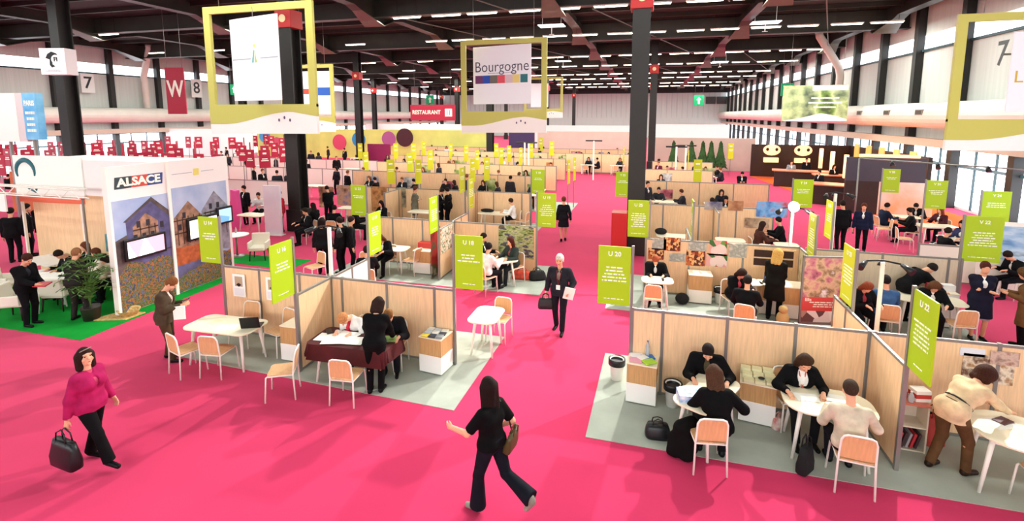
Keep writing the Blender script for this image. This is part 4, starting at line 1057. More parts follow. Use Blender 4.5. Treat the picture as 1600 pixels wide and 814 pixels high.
for i in range(3): paper(-7.7+i*.25, 13.25+i*.03, .75, .2-i*.3, ['left', 'middle', 'right'][i]+' sheet on the table of the long-haired woman', .2, .28)
sitter(601, 366, 'fwrite', 175, 'woman with long brown hair in black seated at the second-row table, left block', hair='5a3420')
chair(-6.75, 13.25, 80, 'chair at the right end of the second-row left table')
chair(-7.9, 12.75, 20, 'chair with its back to us at the second-row left table')
e = sitter(573, 405, 'msit', 30, 'dark-clothed legs of a person seated at the second-row left table, hidden by the lime board', z=1.0)
counter(-6.45, 13.55, 0, 'pale counter with a red tray left of the food poster divider', w=.55, d=.5, H=.72)
tag(MB().bb(-.22, .22, -.12, .12, 0, .16).build('tray_box', mat('red_tray', 'c83830', .5), None, loc=(-6.5, 13.75, .722)), 'red box on the counter left of the food poster divider', 'box')
e = empty('roll_up_banner', (-5.98, 13.3, 0), 0, 'dark red and green roll-up banner standing against the food poster divider', 'banner')
MB().bb(-.02, .02, -.35, .35, 0, .06).build('foot', ALU, e); MB().bb(-.008, .008, -.33, .33, .06, 1.45).build('banner_sheet', multi('rollup_print', ['7a1420', 'c03030', '3a6a48', 'e8e0d0'], 2, seed=4), e)
counter(-5.25, 13.7, 0, 'small oak counter right of the food poster divider', w=.4, d=.4, H=.7)
# cell right of the divider
chair(-3.62, 13.38, 150, 'chair under the woman in dark green')
person(-3.62, 13.36, 150, 'dark-haired woman in dark green seated in front of the landscape mural', key='k_fsit', **KINDS['fsit'], colors=dict(hair='4a1c14', cardigan='2c3430', shirt='8a4a4a', trousers='22262a'))
e, inf = person(-4.1, 12.35, -25, 'person in a white cardigan seated with back to us beside the U 18 board', key='k_msweat', colors=dict(shirt='eeeae6', hair='1a1212'), **KINDS['msweat'])
chair(-4.1, 12.35, -25, 'chair under the person in the white cardigan, beside the U 18 board')
e, inf = person(-4.65, 13.5, -100, 'dark-haired person half hidden by the U 18 board', key='k_msit', colors=dict(), **KINDS['msit'])
table(-3.8, 12.95, 40, 'small white table between the woman in green and the white cardigan', w=.8, d=.55)
paper(-3.75, 12.95, .75, .5, 'open white booklet on the small table by the landscape mural', .3, .21, name='booklet')
handbag('holdall', (-3.45, 13.72, .008), (.6, .3, .22), mat('orange_red_bag', 'c8442e', .6, noise=.4, scale=9), 'orange-red bag lying on the floor under the landscape mural', .1)
handbag('holdall', (-3.0, 13.75, .008), (.5, .34, .24), BLACK, 'black bag lying at the end post next to the orange-red bag', .5)
# standing pair, far-left behind the first partition
stander(506, 428, 'fstand', 20, 'woman in black seen from behind between the white mast and the column', cardigan='141416', hair='1a0e0c')
stander(550, 424, 'mstand', -60, 'man in a black suit standing right of the white lamp mast', shirt='e8d2a0', hair='2a1a14')
stander(536, 426, 'mstand', 90, 'dark legs standing just left of the lime boards')
tri_lamp(*at(514, 352, 2.5)[:2], 'white mast with three black spotlights left of the lime boards', h=2.45)
chair(*at(492, 440)[:2], 160, 'chair half hidden beside the woman in black, second left row')
sitter(596, 318, 'fsit', 170, 'person in black and white reading in front of the tall brown poster', hair='1c1210', shirt='f0ece8')
armchair(*at(406, 405)[:2], 205, 'lone cream armchair at the back green carpet strip')
pedestal_table(*at(371, 400)[:2], 'small round white table left of the lone cream armchair', r=.4)
bottle(*at(371, 397)[:2], .75, 'small bottle on the round white table', h=.2, capc='7a9a40')
e = empty('display_plinth', (*at(429, 367)[:2], 0), .1, 'tall pale lilac display panel left of the dark column', 'panel')
MB().bb(-.36, .36, -.05, .05, 0, 2.0).build('panel', mat('pale_lilac', 'dcd6e6', .4, col2='eeeaf2', scale=1), e); MB().bb(-.4, .4, -.16, .16, 0, .03).build('foot', WHITE, e)
tag(MB().prismY([(-.25, 0), (.25, 0), (.12, 1.6), (-.12, 1.65)], -.12, .12).build('fabric_display', mat('magenta_drape', 'd84a90', .7), None, loc=(*at(371, 356)[:2], 0)), 'tall magenta fabric display left of the tables, beyond the mural', 'display')
stander(441, 362, 'mstand', 150, 'person in red standing just left of the dark column', jacket='c02838', shirt='c02838', trousers='8a1c28')
table(*at(396, 335, .75)[:2], 0, 'white high table in front of the white-shirted person, left of the lilac panel', w=1.2, d=.7)
sitter(404, 305, 'msweat', 200, 'person in a white shirt seated left of the lilac panel', shirt='f2f0ee', hair='3a2418')
stander(386, 350, 'mstand', 170, 'person in black standing behind the white high table')

# ================================================================ SECOND RIGHT BLOCK
panel_wall((.02, 13.5), (3.72, 13.55), 'partition of the second right block covered with food photographs', first=1.1, step=1.3)
panel_wall((3.72, 12.45), (3.72, 13.55), 'short divider with a printed panel right of the slotted display', first=1.0, m=multi('print_board', ['8a7a4a', 'd8c8a0', 'b09060'], 3, seed=8))
panel_wall((3.85, 13.5), (7.0, 13.4), 'beige partition behind the people in the second right block, right part', first=1.6, step=1.3, m=mat('beige_laminate', 'd8c6ac', .5, noise=.06, scale=3, stretch=(14, 14, 1)))
panel_wall((1.15, 13.6), (1.15, 15.0), 'divider behind the food photographs', first=.7)
MEAT = multi('fruit_print', ['5a1c12', 'c8642c', 'e8b070', '8a3018'], 14, kind='vor', seed=1)
VEG = multi('veg_print', ['3a6a2c', 'c8383a', 'e8d0c8', '6a9a40', 'e8a8a0'], 5, kind='vor', seed=2)
DISH = multi('dish_print', ['e8e4d8', '9a9a90', 'd0c8b8'], 6, seed=3)
for i, (px_, py_, w_, h_, m, lb) in enumerate(((1050, 382, .42, .36, MEAT, 'upper orange-brown fruit photo'), (1025, 397, .4, .3, MEAT, 'orange-brown photo behind the man in the tie'), (1087, 404, .46, .4, MEAT, 'lower orange-brown fruit photo'),
        (1030, 382, .36, .3, DISH, 'pale dish photo above the man in the tie'), (1090, 386, .44, .22, DISH, 'pale dish photo right of the upper fruit photo'), (1058, 403, .4, .22, DISH, 'pale dish photo left of the lower fruit photo'),
        (1122, 388, .42, .4, VEG, 'green vegetable photo'), (1120, 407, .5, .34, VEG, 'pink and green vegetable photo below the green one'), (1153, 392, .42, .36, DISH, 'pale salad photo above the seated woman'))):
    p = atY(px_, py_, 13.45)
    poster('food_photo', p[0], 13.475, p[2]-h_/2, w_, h_, 'x', m, lb+' on the second right partition', group='food photographs of the second right block')
e = empty('slotted_display', (3.12, 13.52, 0), 0, 'wooden display with four dark brown slots right of the salad photo', 'display')
for i, (dx, z) in enumerate(((-.24, 1.2), (.24, 1.2), (-.24, .98), (.24, .98))):
    MB().bb(dx-.21, dx+.21, -.04, 0, z, z+.18).build('dark_slot', mat('dark_slot', '3a2018', .6), e)
MB().bb(-.5, .5, -.03, 0, .9, 1.42).build('back_board', WOOD, e)
post_sign(.1, 13.55, 'L', 'lime board in front of the foot of the tall dark column, centre right', z1=2.5, hh=1.0, head='U 25', n=7, seed=41)
post_sign(1.2, 13.62, 'F', 'narrow edge-turned lime board right of the board by the dark column', z1=2.5, hh=1.0, head='U 27', n=6, seed=43)
post_sign(3.72, 12.42, 'F', 'yellow-green edge-turned board left of the croissant poster, second right row', z1=2.5, hh=1.0, head='U 29', n=8, seed=45, m=LIME2)
table(.32, 12.35, 3, 'small white table of the man in the tie', w=.75, d=.55)
for i in range(2): tag(MB().lathe((0, 0, 0), [(.025, 0), (.03, .05), (.03, .06)]).build('drinking_cup', BLACKP if i else WHITEP, None, loc=(.2+i*.25, 12.3, .75)), ['white', 'black'][i]+' cup on the table of the man in the tie', 'cup')
sitter(1025, 398, 'mwrite', 178, 'man in a black suit and white tie seated facing us, second right row', hair='9a4a30', shirt='f4f2ee')
chair(.22, 11.95, 0, 'empty chair with its back to us at the table of the man in the tie')
tag(MB().ell((0, 0, .14), (.17, .12, .15)).build('rucksack', BLACK, None, loc=(.95, 12.85, .008)), 'dark rucksack on the floor right of the man in the tie', 'bag')
counter(1.38, 13.2, 0, 'oak counter below the fruit photographs, second right row', w=.55, d=.45, H=.75)
for i in range(2): paper(1.28+i*.2, 13.2, .752, .2*i, ['left', 'right'][i]+' white leaflet pile on the counter below the fruit photographs', .15, .2, t=.02, name='leaflet_pile')
waste_bin(1.88, 13.2, 'white bin with black liner right of the counter below the fruit photographs', r=.14)
sitter(1152, 418, 'fwrite', 200, 'woman in black with short dark hair seated facing us under the salad photo', hair='2c1a14', shirt='c04a5a')
table(2.35, 12.75, 20, 'small white table between the woman under the salad photo and the man seen from behind', w=.8, d=.55)
paper(2.4, 12.9, .75, .4, 'white papers on the table under the salad photo', .3, .22)
sitter(1168, 440, 'msit', -15, 'man in black seated with his back to us, second right row', hair='1a1412')
laptop(2.95, 12.85, .76, -20, 'open laptop with a blue screen beside the seated blonde woman', '2a4a8a')
counter(2.95, 12.85, 0, 'low white counter under the blue-screened laptop', w=.5, d=.4, H=.75)
stander(1207, 500, 'fphone', -25, 'blonde woman in a long black coat seen from behind, second right row', hair='c89a50', coat='15130f')
counter(3.45, 12.75, 0, 'oak counter with small objects left of the croissant poster', w=.6, d=.5, H=.78)
tag(MB().ell((0, 0, .16), (.14, .12, .17)).ell((0, -.02, .38), (.1, .1, .1)).build('teddy_bear', mat('blond_plush', 'e0c080', .9), None, loc=(*at(1222, 508)[:2], .0)), 'pale plush toy on the floor beside the blonde woman', 'toy')
# croissant poster
e = empty('poster_stand', (3.85, 12.17, 0), .2, 'framed croissant and rose poster with a red text block, standing in the second right row', 'poster')
CR = multi('croissant_print', ['6a3040', 'c87888', 'd8b890', '8a6a4a', 'f0e8e0'], 4, seed=6)
MB().bb(-.43, .43, -.012, .012, .72, 1.62).build('photo_area', CR, e); MB().bb(-.43, .43, -.013, .013, .4, .72).build('red_block', mat('coral_red_block', 'd84e4a', .5), e)
MB().bb(-.43, .43, -.012, .012, .14, .4).build('lower_pictures', multi('white_pics', ['f0f0ee', 'b89a8a', 'e8e4e0', '6a4a4a'], 5, kind='vor', seed=2), e)
MB().bb(-.47, -.43, -.02, .02, 0, 1.68).bb(.43, .47, -.02, .02, 0, 1.68).bb(-.47, .47, -.02, .02, 1.62, 1.66).bb(-.47, .47, -.02, .02, .08, .14).build('frame', ALU, e)
text('heading', 'Elle', .1, LETTER, e, (-.3, -.014, .66), bold=.002); bars(e, .02, .6, 0, 3, 5, .7, face=-1, flat=.0135)
# right cell of the second right block
sitter(1347, 438, 'fwrite', 190, 'woman with reddish hair in a dark top seated right of the croissant poster', hair='7a3a22', shirt='a03a44')
table(4.95, 12.6, 10, 'white table between the reddish-haired woman and the blue sweater', w=.9, d=.6)
paper(4.9, 12.65, .75, .3, 'magazines spread on the table beside the blue sweater', .36, .26, multi('mag_cover', ['b8a0a0', 'e8e4e0', '5a4a4a'], 6, seed=4), name='magazine')
sitter(1385, 440, 'msweat', -5, 'person in a blue sweater seated with back to us, second right row', hair='20181a', shirt='3a5a86')
tag(MB().ell((0, 0, .2), (.16, .14, .2)).build('folded_coat', mat('dark_speckled_coat', '1c1416', .8, col2='4a2430', scale=18), None, loc=(*at(1352, 492)[:2], .0)), 'dark coat heaped on the floor left of the blue sweater', 'coat')
stander(1418, 505, 'mlean', -80, 'person in black bending over towards the seated woman, second right row', hair='1c1614')
sitter(1458, 438, 'fwrite', 165, 'woman in black with a pale scarf seated facing us beside the white and red boxes', hair='5a3822', shirt='e8e4e0')
table(6.05, 12.6, -8, 'cream table in front of the woman beside the white and red boxes', w=1.3, d=.65)
chair(6.35, 12.05, 5, 'empty chair with its back to us at the cream table, second right row')
counter(6.5, 13.1, 0, 'white counter with red and white boxes against the beige partition', w=.55, d=.4, H=.8, front=WHITEP)
for i, c in enumerate(('d03040', 'f2eeec')): tag(MB().bb(-.12, .12, -.09, .09, 0, .14).build('gift_box', mat('gift_'+c, c, .5), None, loc=(6.38+i*.27, 13.15, .802)), ['red', 'white'][i]+' box on the white counter against the beige partition', 'box')
e = stander(1524, 530, 'fcoat', 172, 'woman in a dark blue coat with arms crossed, standing at the stand edge', hair='4a2018', coat='1a1a2c', skirt='a8a4ac', shoes='101014')
tri_lamp(*at(1380, 406, 2.15)[:2], 'white mast with black spotlights in front of the blue sweater', h=2.1, rz=-.15)
post_sign(6.95, 13.4, 'R', 'large lime board at the right end of the second right block', z1=2.5, hh=1.05, head='V 22', n=6, seed=47, w=.72)

# ================================================================ THIRD ROW
panel_wall((-13.6, 20.2), (-4.75, 20.25), 'partition of the third left block behind the man at the white table', first=1.0, step=1.25)
panel_wall((-7.1, 18.8), (-7.1, 20.2), 'divider of the third left block right of the two people in black', first=1.2)
panel_wall((-10.7, 18.7), (-10.7, 20.2), 'divider of the third left block left of the person in the grey coat', first=1.2)
post_sign(-4.7, 20.25, 'R', 'upper of two lime boards beside the central aisle', z1=2.5, hh=1.0, head='T 18', n=2, seed=51)
post_sign(-7.1, 18.75, 'N', 'pale edge-turned board on the divider of the third left block', z1=2.7, hh=1.0, head='T 20', n=3, seed=52, m=LIME2)
table(-6.05, 19.4, 0, 'white table of the man in the white shirt, third left row', w=1.35, d=.7)
chair(-5.25, 19.6, 100, 'chair under the man in the white shirt, third left row')
person(-5.3, 19.62, 100, 'man in a white shirt seated at the white table, third left row', key='k_msweat', colors=dict(hair='3a2418', shirt='f4f0ec'), **KINDS['msweat'])
tag(MB().ell((0, 0, .06), (.3, .12, .08)).build('jacket_heap', BLACK, None, loc=(-6.4, 19.5, .75)), 'dark jacket lying on the white table of the third left row', 'jacket')
chair(-4.9, 19.5, 80, 'white-framed chair right of the white table, third left row')
table(-9.0, 18.9, 0, 'white table left of the two people in black, third left row', w=1.3, d=.7)
stander(649, 352, 'fcoat', -70, 'person in a grey-green coat in profile at the third left partition', hair='5a3020', coat='6a6658', skirt='4a4640')
stander(701, 355, 'mstand', 90, 'taller of two people in black standing at the divider, third left row')
stander(688, 355, 'mphone', -90, 'shorter of two people in black at the divider, partly behind a lime board')
for i, (px_, py_, w_, h_, c, lb) in enumerate(((508, 300, .8, 1.0, ['4a2c1c', '8a5a3a', 'd8b890'], 'brown bread photo'), (536, 297, .75, .95, ['6a6a90', 'b89070', '5a3424'], 'village photo'), (591, 303, .8, 1.15, ['5a3418', 'c88a50', '8a4a20'], 'tall brown poster'), (625, 300, .5, .9, ['5a6a50', 'a89a80', '3a3a30'], 'grey-green photo'), (560, 297, .5, .7, ['c8d0e0', 'e8e0d0', '8a90a0'], 'small pale photo'))):
    p = atY(px_, py_, 20.1); poster('wall_photo', p[0], 20.16, max(.1, p[2]-h_/2-.25), w_, h_, 'x', multi('photo_%d' % i, c, 3, seed=i+20), lb+' on the third left partition')
for i, (px_, py_, k, h, cl) in enumerate(((515, 304, 'mphone', 60, {}), (490, 322, 'fsit', 90, {}), (522, 326, 'msit', 10, {}), (556, 326, 'fsit', -60, {}), (478, 330, 'msit', 150, {}))):
    lb = ['person in black standing in front of the brown bread photo', 'dark-clothed person seated beside the column, third left row', 'person in black seated with back to us under the village photo', 'person in black seated right of the village photo', 'dark figure seated at the very foot of the third left block'][i]
    (stander if k == 'mphone' else sitter)(px_, py_ if k != 'mphone' else 350, k, h, lb, **cl)
table(-12.4, 18.9, 5, 'pale table in front of the village photo', w=1.2, d=.7)
panel_wall((-.6, 19.0), (4.3, 19.0), 'partition of the third right block behind the standing pair', first=1.2, step=1.25)
panel_wall((2.35, 17.6), (2.35, 19.0), 'divider of the third right block', first=1.2)
post_sign(-.65, 20.3, 'L', 'lime board left of the tall dark column, at head height of the aisle', z1=2.5, hh=1.0, head='T 22', n=2, seed=55)
post_sign(4.7, 14.5, 'F', 'yellow-green edge-turned board beside the standing figure in black, right', z1=2.5, hh=1.0, head='U 31', n=4, seed=57, m=LIME2)
post_sign(5.0, 19.6, 'R', 'lime board in front of the bar counter', z1=2.5, hh=1.0, head='T 24', n=3, seed=58, w=.62)
stander(1110, 380, 'mstand', 10, 'man in black seen from behind standing at the third right table', hair='2a1812')
stander(1131, 372, 'mphone', 170, 'person in dark clothes facing the man in black, third right row', jacket='2a1c20')
table(2.65, 17.1, 0, 'white table beside the standing pair, third right row', w=.9, d=.6)
chair(2.75, 16.5, 0, 'orange-backed chair in front of the standing pair, third right row')
chair(3.65, 16.7, -20, 'chair left of the seated couple, third right row')
sitter(1218, 345, 'msit', 80, 'man in a dark jacket seated at the table under the blue photo', hair='1c1412')
sitter(1190, 352, 'fsit', -80, 'brown-clothed person seated opposite the man under the blue photo', cardigan='4a2c24', hair='2c1a14')
table(4.25, 16.9, 0, 'small white table under the blue photo', w=.7, d=.6)
for i, (px_, py_, w_, h_, c, lb) in enumerate(((1207, 328, 1.0, .55, ['2a5aa8', '7ab0e0', 'c04a50'], 'blue sky photo'), (1183, 349, .8, .34, ['5a4030', 'c0a080', 'e8e0d0'], 'brown landscape photo under the blue one'), (1150, 322, .5, .35, ['8a4a30', 'd8a070'], 'small brown photo'), (1115, 322, .6, .3, ['4a4a70', 'c8b8b0'], 'small violet photo'))):
    p = atY(px_, py_, 18.9); poster('wall_photo', p[0], 18.96, max(.6, p[2]-h_/2), w_, h_, 'x', multi('photoR_%d' % i, c, 3, seed=i+30), lb+' on the third right partition')
sitter(1061, 325, 'fsit', 180, 'child-like figure in pink seated behind a white table, third right row', cardigan='b08090', hair='5a2c1c')
table(.9, 17.2, 0, 'white table in front of the figure in pink', w=1.1, d=.6)
tag(MB().ell((0, 0, .1), (.2, .12, .12)).build('jacket_heap', BLACK, None, loc=(.5, 17.3, .75)), 'black bag on the white table in front of the figure in pink', 'bag')
tag(MB().bb(-.25, .25, -.3, .3, 0, 1.55).build('red_pillar_box', mat('red_extinguisher_box', 'c01c20', .4), None, loc=(-.85, 16.8, 0)), 'tall red box standing against the foot of the tall dark column', 'box')
# standing men on the right
stander(1157, 315, 'mphone', 175, 'man in a black suit standing on the magenta carpet in front of the bar', shirt='e8e8ea')
stander(1344, 392, 'mstand', 160, 'man in a dark blue jacket standing on the magenta carpet, right', hair='5a2c1c', jacket='1a2038')
stander(1312, 392, 'mstand', 10, 'tall figure in black standing behind the white lamp mast, right', scale=1.05)
tri_lamp(*at(1306, 300, 2.6)[:2], 'white mast with spotlights in front of the tall figure in black', h=2.55, rz=.2)
e = tri_lamp(*at(1239, 322, 2.42)[:2], 'white mast carrying the lit spotlight, centre right', h=2.35)
MB().ell((0, -.1, 2.42), (.13, .13, .13)).build('lit_bulb', mat('lit_bulb', 'fff8ee', .3, emit=30), e)
light('lit_spot', 'POINT', (e.location.x, e.location.y-.35, 2.42), 25, (1, .97, .92), shadow_soft_size=.1)
# right-edge groups
stander(1597, 545, 'fphone', 60, 'person in a brown coat cut by the right edge of the photo', hair='5a3c20', coat='6a4a2c')
for i, (px_, py_, k, h, cl, lb) in enumerate(((1385, 322, 'msit', -80, dict(jacket='1a2238'), 'man in navy seated beside the dark grey partition, right'), (1423, 330, 'msit', 70, {}, 'man in a grey-black suit seated with papers, right of the navy man'), (1433, 318, 'mwrite', 150, {}, 'man in black behind the suit with papers'), (1470, 328, 'fsit', 120, dict(hair='7a3a28', cardigan='4a2028'), 'red-haired woman seated behind the pair in black'),
        (1480, 362, 'msit', -80, {}, 'man in black seated with arms on the table below the V boards'), (1590, 395, 'mwrite', 100, {}, 'man in black leaning on the white table at the right edge'), (1505, 350, 'fsit', 120, dict(cardigan='3a3a60'), 'person in violet-blue seated opposite the man in black below the V boards'))):
    sitter(px_, py_, k, h, lb, **cl)
for i, (px_, py_, h, lb) in enumerate(((1460, 352, 10, 'white table of the group in suits right of the dark grey partition'), (1505, 372, 0, 'white table below the V boards'), (1580, 405, -15, 'white table at the right edge in front of the sea poster'), (1408, 338, 0, 'white table beside the navy man'))):
    x, y = at(px_, py_, .75)[:2]; table(x, y, h, lb, w=1.3, d=.75)
for i, (px_, py_, h, lb) in enumerate(((1378, 375, 80, 'chair left of the navy man'), (1412, 392, -100, 'chair with its back to the navy man'), (1450, 415, 20, 'leftmost chair of the row below the V boards'), (1478, 420, 40, 'second chair of the row below the V boards'), (1557, 455, 90, 'white-framed chair at the table with the sea poster'))):
    x, y = at(px_, py_)[:2]; chair(x, y, h, lb)
panel_wall((7.6, 16.6), (10.4, 16.4), 'white low partition right of the group below the V boards', H=1.1, m=mat('white_laminate', 'ece7dc', .5))
p = at(1560, 440)
e = empty('poster_wall', (9.4, 15.9, 0), -.05, 'white wall panel with a blue sea poster at the right edge', 'partition')
MB().bb(-.75, 1.9, -.03, .03, 0, 1.95).build('panel', mat('white_laminate', 'ece7dc', .5), e)
MB().bb(-.5, 1.4, -.04, -.031, .95, 1.85).build('sea_poster', multi('sea_print', ['4a7ab0', '8ab0d0', 'b8d0e0', '3a5a70'], 1.2, seed=2, stretch=(1, 1, 3)), e)
post_sign(9.7, 18.0, 'R', 'lime board above the large V 22 board, nearer the windows', z1=2.5, hh=1.0, head='V 24', n=3, seed=61, w=.7)
post_sign(9.4, 20.5, 'R', 'lime board left of the pair of V boards, in front of the windows', z1=2.5, hh=1.0, head='V 26', n=3, seed=62, w=.62)
post_sign(9.6, 24.4, 'R', 'lime board hanging in front of the dark grey partition', z1=2.5, hh=1.0, head='V 28', n=2, seed=63, w=.62)

# ================================================================ HANGING REGION FRAMES
OLIVE = mat('olive_yellow_frame', 'bcb65a', .5); WAVE = mat('pale_pink_wave', 'efe6e4', .5); BANW = mat('banner_white', 'eceaf2', .5)
def frame_sign(Y, X0, X1, zb, zt, label, banner, stem=True):
    w = X1-X0; h = zt-zb; e = empty('hanging_frame', ((X0+X1)/2, Y, zb), 0, label, 'sign')
    t = w*.06
    MB().bb(-w/2, -w/2+t, -.06, .06, h*.2, h).bb(w/2-t, w/2, -.06, .06, h*.2, h).bb(-w/2+t, w/2-t, -.06, .06, h-t*.9, h).build('frame', OLIVE, e)
    n = 24; top = [(-w/2+w*i/n, h*(.06+.10*(.5-.5*math.cos(PI*max(0, min(1, (i/n-.12)/.66)))) - .035*max(0, (i/n-.78)/.22))) for i in range(n+1)]
    MB().prismY(top+[(w/2, h*.22), (-w/2, h*.22)], -.065, .065).build('lower_board', OLIVE, e)
    MB().prismY([(-w/2, -.02*h)]+[(w/2, -.01*h)]+top[::-1], -.06, .06).build('wave_board', WAVE, e)
    m = MB()
    for i in range(3): m.ell((w*(.16+.05*i), -.068, h*(.095+.02*(i % 2))), (.035*w/4, .004, .05*w/4), 8, 5)
    m.build('small_emblem', mat('emblem_violet', '5a4a6a', .5), e)
    MB().tube([(-w*.35, 0, h), (-w*.35, 0, 11.3-zb)], .012, 4).tube([(w*.35, 0, h), (w*.35, 0, 11.3-zb)], .012, 4).build('cable', ALU, e)
    banner(e, w, h); return e
def ban(e, w, h, x, z0, z1, bw, rz, y=.0):
    b = empty('x'); bpy.data.objects.remove(b)
    o = MB().bb(-bw/2, bw/2, -.02, .02, 0, z1-z0).build('banner', BANW, e); o.location = (x, y, z0); o.rotation_euler = (0, 0, rz)
    MB().tube([(0, 0, z1-z0), (0, 0, h-z0-.1)], .012, 4).build('hanger', ALU, o); return o
def bA(e, w, h):
    b = ban(e, w, h, -.02*w, .25*h, .90*h, .56*w, 0, -.1)
    bw, bh = .56*w, .65*h
    b.rotation_euler = (0, 0, -.22)
    MB().bb(-bw*.48, -bw*.08, -.024, -.021, bh*.5, bh*.515).bb(bw*.12, bw*.48, -.024, -.021, bh*.5, bh*.515).build('caption_line', mat('pale_grey_ink', 'a8a8b4', .5), b)
    MB().prismY([(-.16, bh*.46), (-.06, bh*.46), (.02, bh*.62), (-.04, bh*.6)], -.026, -.022).build('emblem_blue', mat('emblem_teal', '5aa8a8', .5), b)
    MB().prismY([(.0, bh*.46), (.12, bh*.46), (.03, bh*.6)], -.026, -.022).build('emblem_green', mat('emblem_lime', 'a8c850', .5), b)
    MB().lathe((0, 0, 0), [(.06, 0), (.06, .004)]).build('emblem_dot', mat('emblem_yellow', 'e8d870', .5), b, loc=(.02, -.026, bh*.66)).rotation_euler = (PI/2, 0, 0)
frame_sign(15.0, -15.6, -11.05, 4.16, 8.58, 'large olive hanging frame with a white emblem banner, in front of a dark column', bA)
def bB(e, w, h):
    b = ban(e, w, h, -.02*w, .3*h, .93*h, .74*w, -.0, .0); bw, bh = .74*w, .63*h
    b.rotation_euler = (0, 0, -.22)
    text('region_name', 'Bourgogne', bh*.26, mat('dark_slate_ink', '3a3c4c', .5), b, (0, -.024, bh*.64), width=bw*.92, bold=-.004)
    m = bars(b, 0, bh*.535, 0, 1, 3, bw*.7, size=.04, face=-1, flat=.021, name='caption'); m.material_slots[0].material = mat('pale_grey_ink', 'a8a8b4', .5)
    cs = ['6a2a60', '1a44a8', '6a6258', 'd84a5a', 'd0b8c0', 'e0c878', '1c6a70']
    for i, c in enumerate(cs):
        x = -bw*.46+i*bw*.131; MB().bb(x, x+bw*(.131 if i < 5 else .12), -.026, -.021, bh*.36, bh*.5).build('colour_square', mat('square_'+c, c, .5), b)
frame_sign(23.2, -8.9, -4.66, 3.98, 8.32, 'olive hanging frame with the Bourgogne banner above the central stands', bB)
def bR(e, w, h):
    b = ban(e, w, h, .16*w, .27*h, .86*h, .62*w, 0, .1)
    text('region_name', 'LORRAINE', .5, mat('gold_ink', 'c8a848', .5), b, (0, -.024, h*.26), width=w*.56)
frame_sign(18.5, 8.85, 13.1, 3.75, 7.75, 'olive hanging frame cut by the right edge of the photo', bR)
def bA2(e, w, h):
    b = ban(e, w, h, .1*w, .26*h, .9*h, .7*w, .1, 0)
    MB().bb(-w*.3, w*.0, -.026, -.022, h*.3, h*.38).build('red_word', mat('word_red', 'd04a3a', .5), b); MB().bb(w*.02, w*.32, -.026, -.022, h*.28, h*.4).build('blue_word', mat('word_blue', '2a5ab0', .5), b)
frame_sign(30.0, -25.0, -20.75, 3.66, 8.18, 'smaller olive frame half hidden behind the large emblem frame', bA2)
def bB2(e, w, h): ban(e, w, h, -.1*w, .26*h, .85*h, .45*w, .3, 0)
frame_sign(55.0, -13.6, -9.25, 4.5, 8.9, 'small distant olive frame right of the Bourgogne frame', bB2)

# ================================================================ OTHER HANGING SIGNS
def hang(name, px, py, Y, w, h, m, label, rz=0, depth=.08, cable=True):
    p = atY(px, py, Y); e = empty(name, (p[0], Y, p[2]-h/2), rz, label, 'sign')
    MB().bb(-w/2, w/2, -depth/2, depth/2, 0, h).build('panel', m, e)
    if cable: MB().tube([(-w*.4, 0, h), (-w*.4, 0, 11.3-p[2]+h/2)], .012, 4).tube([(w*.4, 0, h), (w*.4, 0, 11.3-p[2]+h/2)], .012, 4).build('cable', ALU, e)
    return e
CRIM = mat('crimson_sign', 'b01c3c', .5)
e = hang('zone_banner', 275, 142, 24.0, 1.1, 2.75, CRIM, 'crimson hanging banner with a white W', rz=.3)
text('zone_letter', 'W', 1.35, LETTER, e, (0, -.05, 1.45), width=1.0, bold=.03)
e = hang('restaurant_sign', 676, 176, 52, 5.4, 1.75, CRIM, 'long crimson RESTAURANT sign in front of the far wall')
text('sign_word', 'RESTAURANT', .62, LETTER, e, (-.75, -.05, .9), width=3.4, bold=.012)
MB().bb(1.5, 2.35, -.055, -.042, .45, 1.3).build('icon_tile', LETTER, e); MB().bb(1.75, 1.82, -.06, -.056, .6, 1.15).bb(2.02, 2.09, -.06, -.056, .6, 1.15).build('cutlery_icon', CRIM, e)
e = hang('wifi_sign', 92, 97, 16.8, 1.15, 1.15, mat('sign_offwhite', 'e6e2e4', .5), 'white square sign with a black round emblem reading Fi on the left column', rz=.25, depth=.6, cable=False)
e2_ = MB(); e2_.prismY([(-.3, .72), (-.2, .9), (-.02, 1.0), (.2, .92), (.28, .78), (.1, .74), (.0, .62), (-.02, .45), (.1, .36), (-.05, .3), (-.14, .42), (-.12, .66)], -.31, -.305)
e2_.build('emblem_shape', BLACKP, e); MB().lathe((0, 0, 0), [(.2, 0), (.2, .006)], 20).build('emblem_disc', WHITEP, e, loc=(.15, -.308, .66)).rotation_euler = (PI/2, 0, 0); text('emblem_text', 'Fi', .26, BLACKP, e, (.15, -.318, .66), bold=.012); o = bars(e, 0, .2, 0, 2, 4, .8, size=.03, flat=.302); o.material_slots[0].material = mat('pale_grey_ink', 'a8a8b4', .5)
# wall numbers and exit signs
def number(px, py, X, n, label, size=1.1, m=BLACKP, plate=True, facing=1):
    d = _ray(px, py); t = X/d[0]; y, z = d[1]*t, CAMH+d[2]*t
    e = empty('row_number', (X, y, z), 0, label, 'sign')
    if plate: MB().bb(-.02, .02, -size*.5, size*.5, -size*.75, size*.75).build('plate', mat('number_plate', 'dcdcd8', .5), e)
    MB().bb(0 if facing > 0 else -.5, .5 if facing > 0 else 0, -.04, .04, -.04, .04).build('bracket', ALU, e)
    text('numeral', n, size*1.3, m, e, (-facing*.03 if facing > 0 else .03, 0, 0), (PI/2, 0, -PI/2 if facing > 0 else PI/2), bold=.02)
number(137, 130, XL+.5, '7', 'wall number 7 right of the square column sign', facing=-1)
number(307, 138, XL+.5, '8', 'wall number 8 right of the crimson W banner', facing=-1, size=1.3)
number(1567, 85, XR-.5, '7', 'large wall number 7 seen through the right-hand frame', facing=1, plate=False, size=1.15)
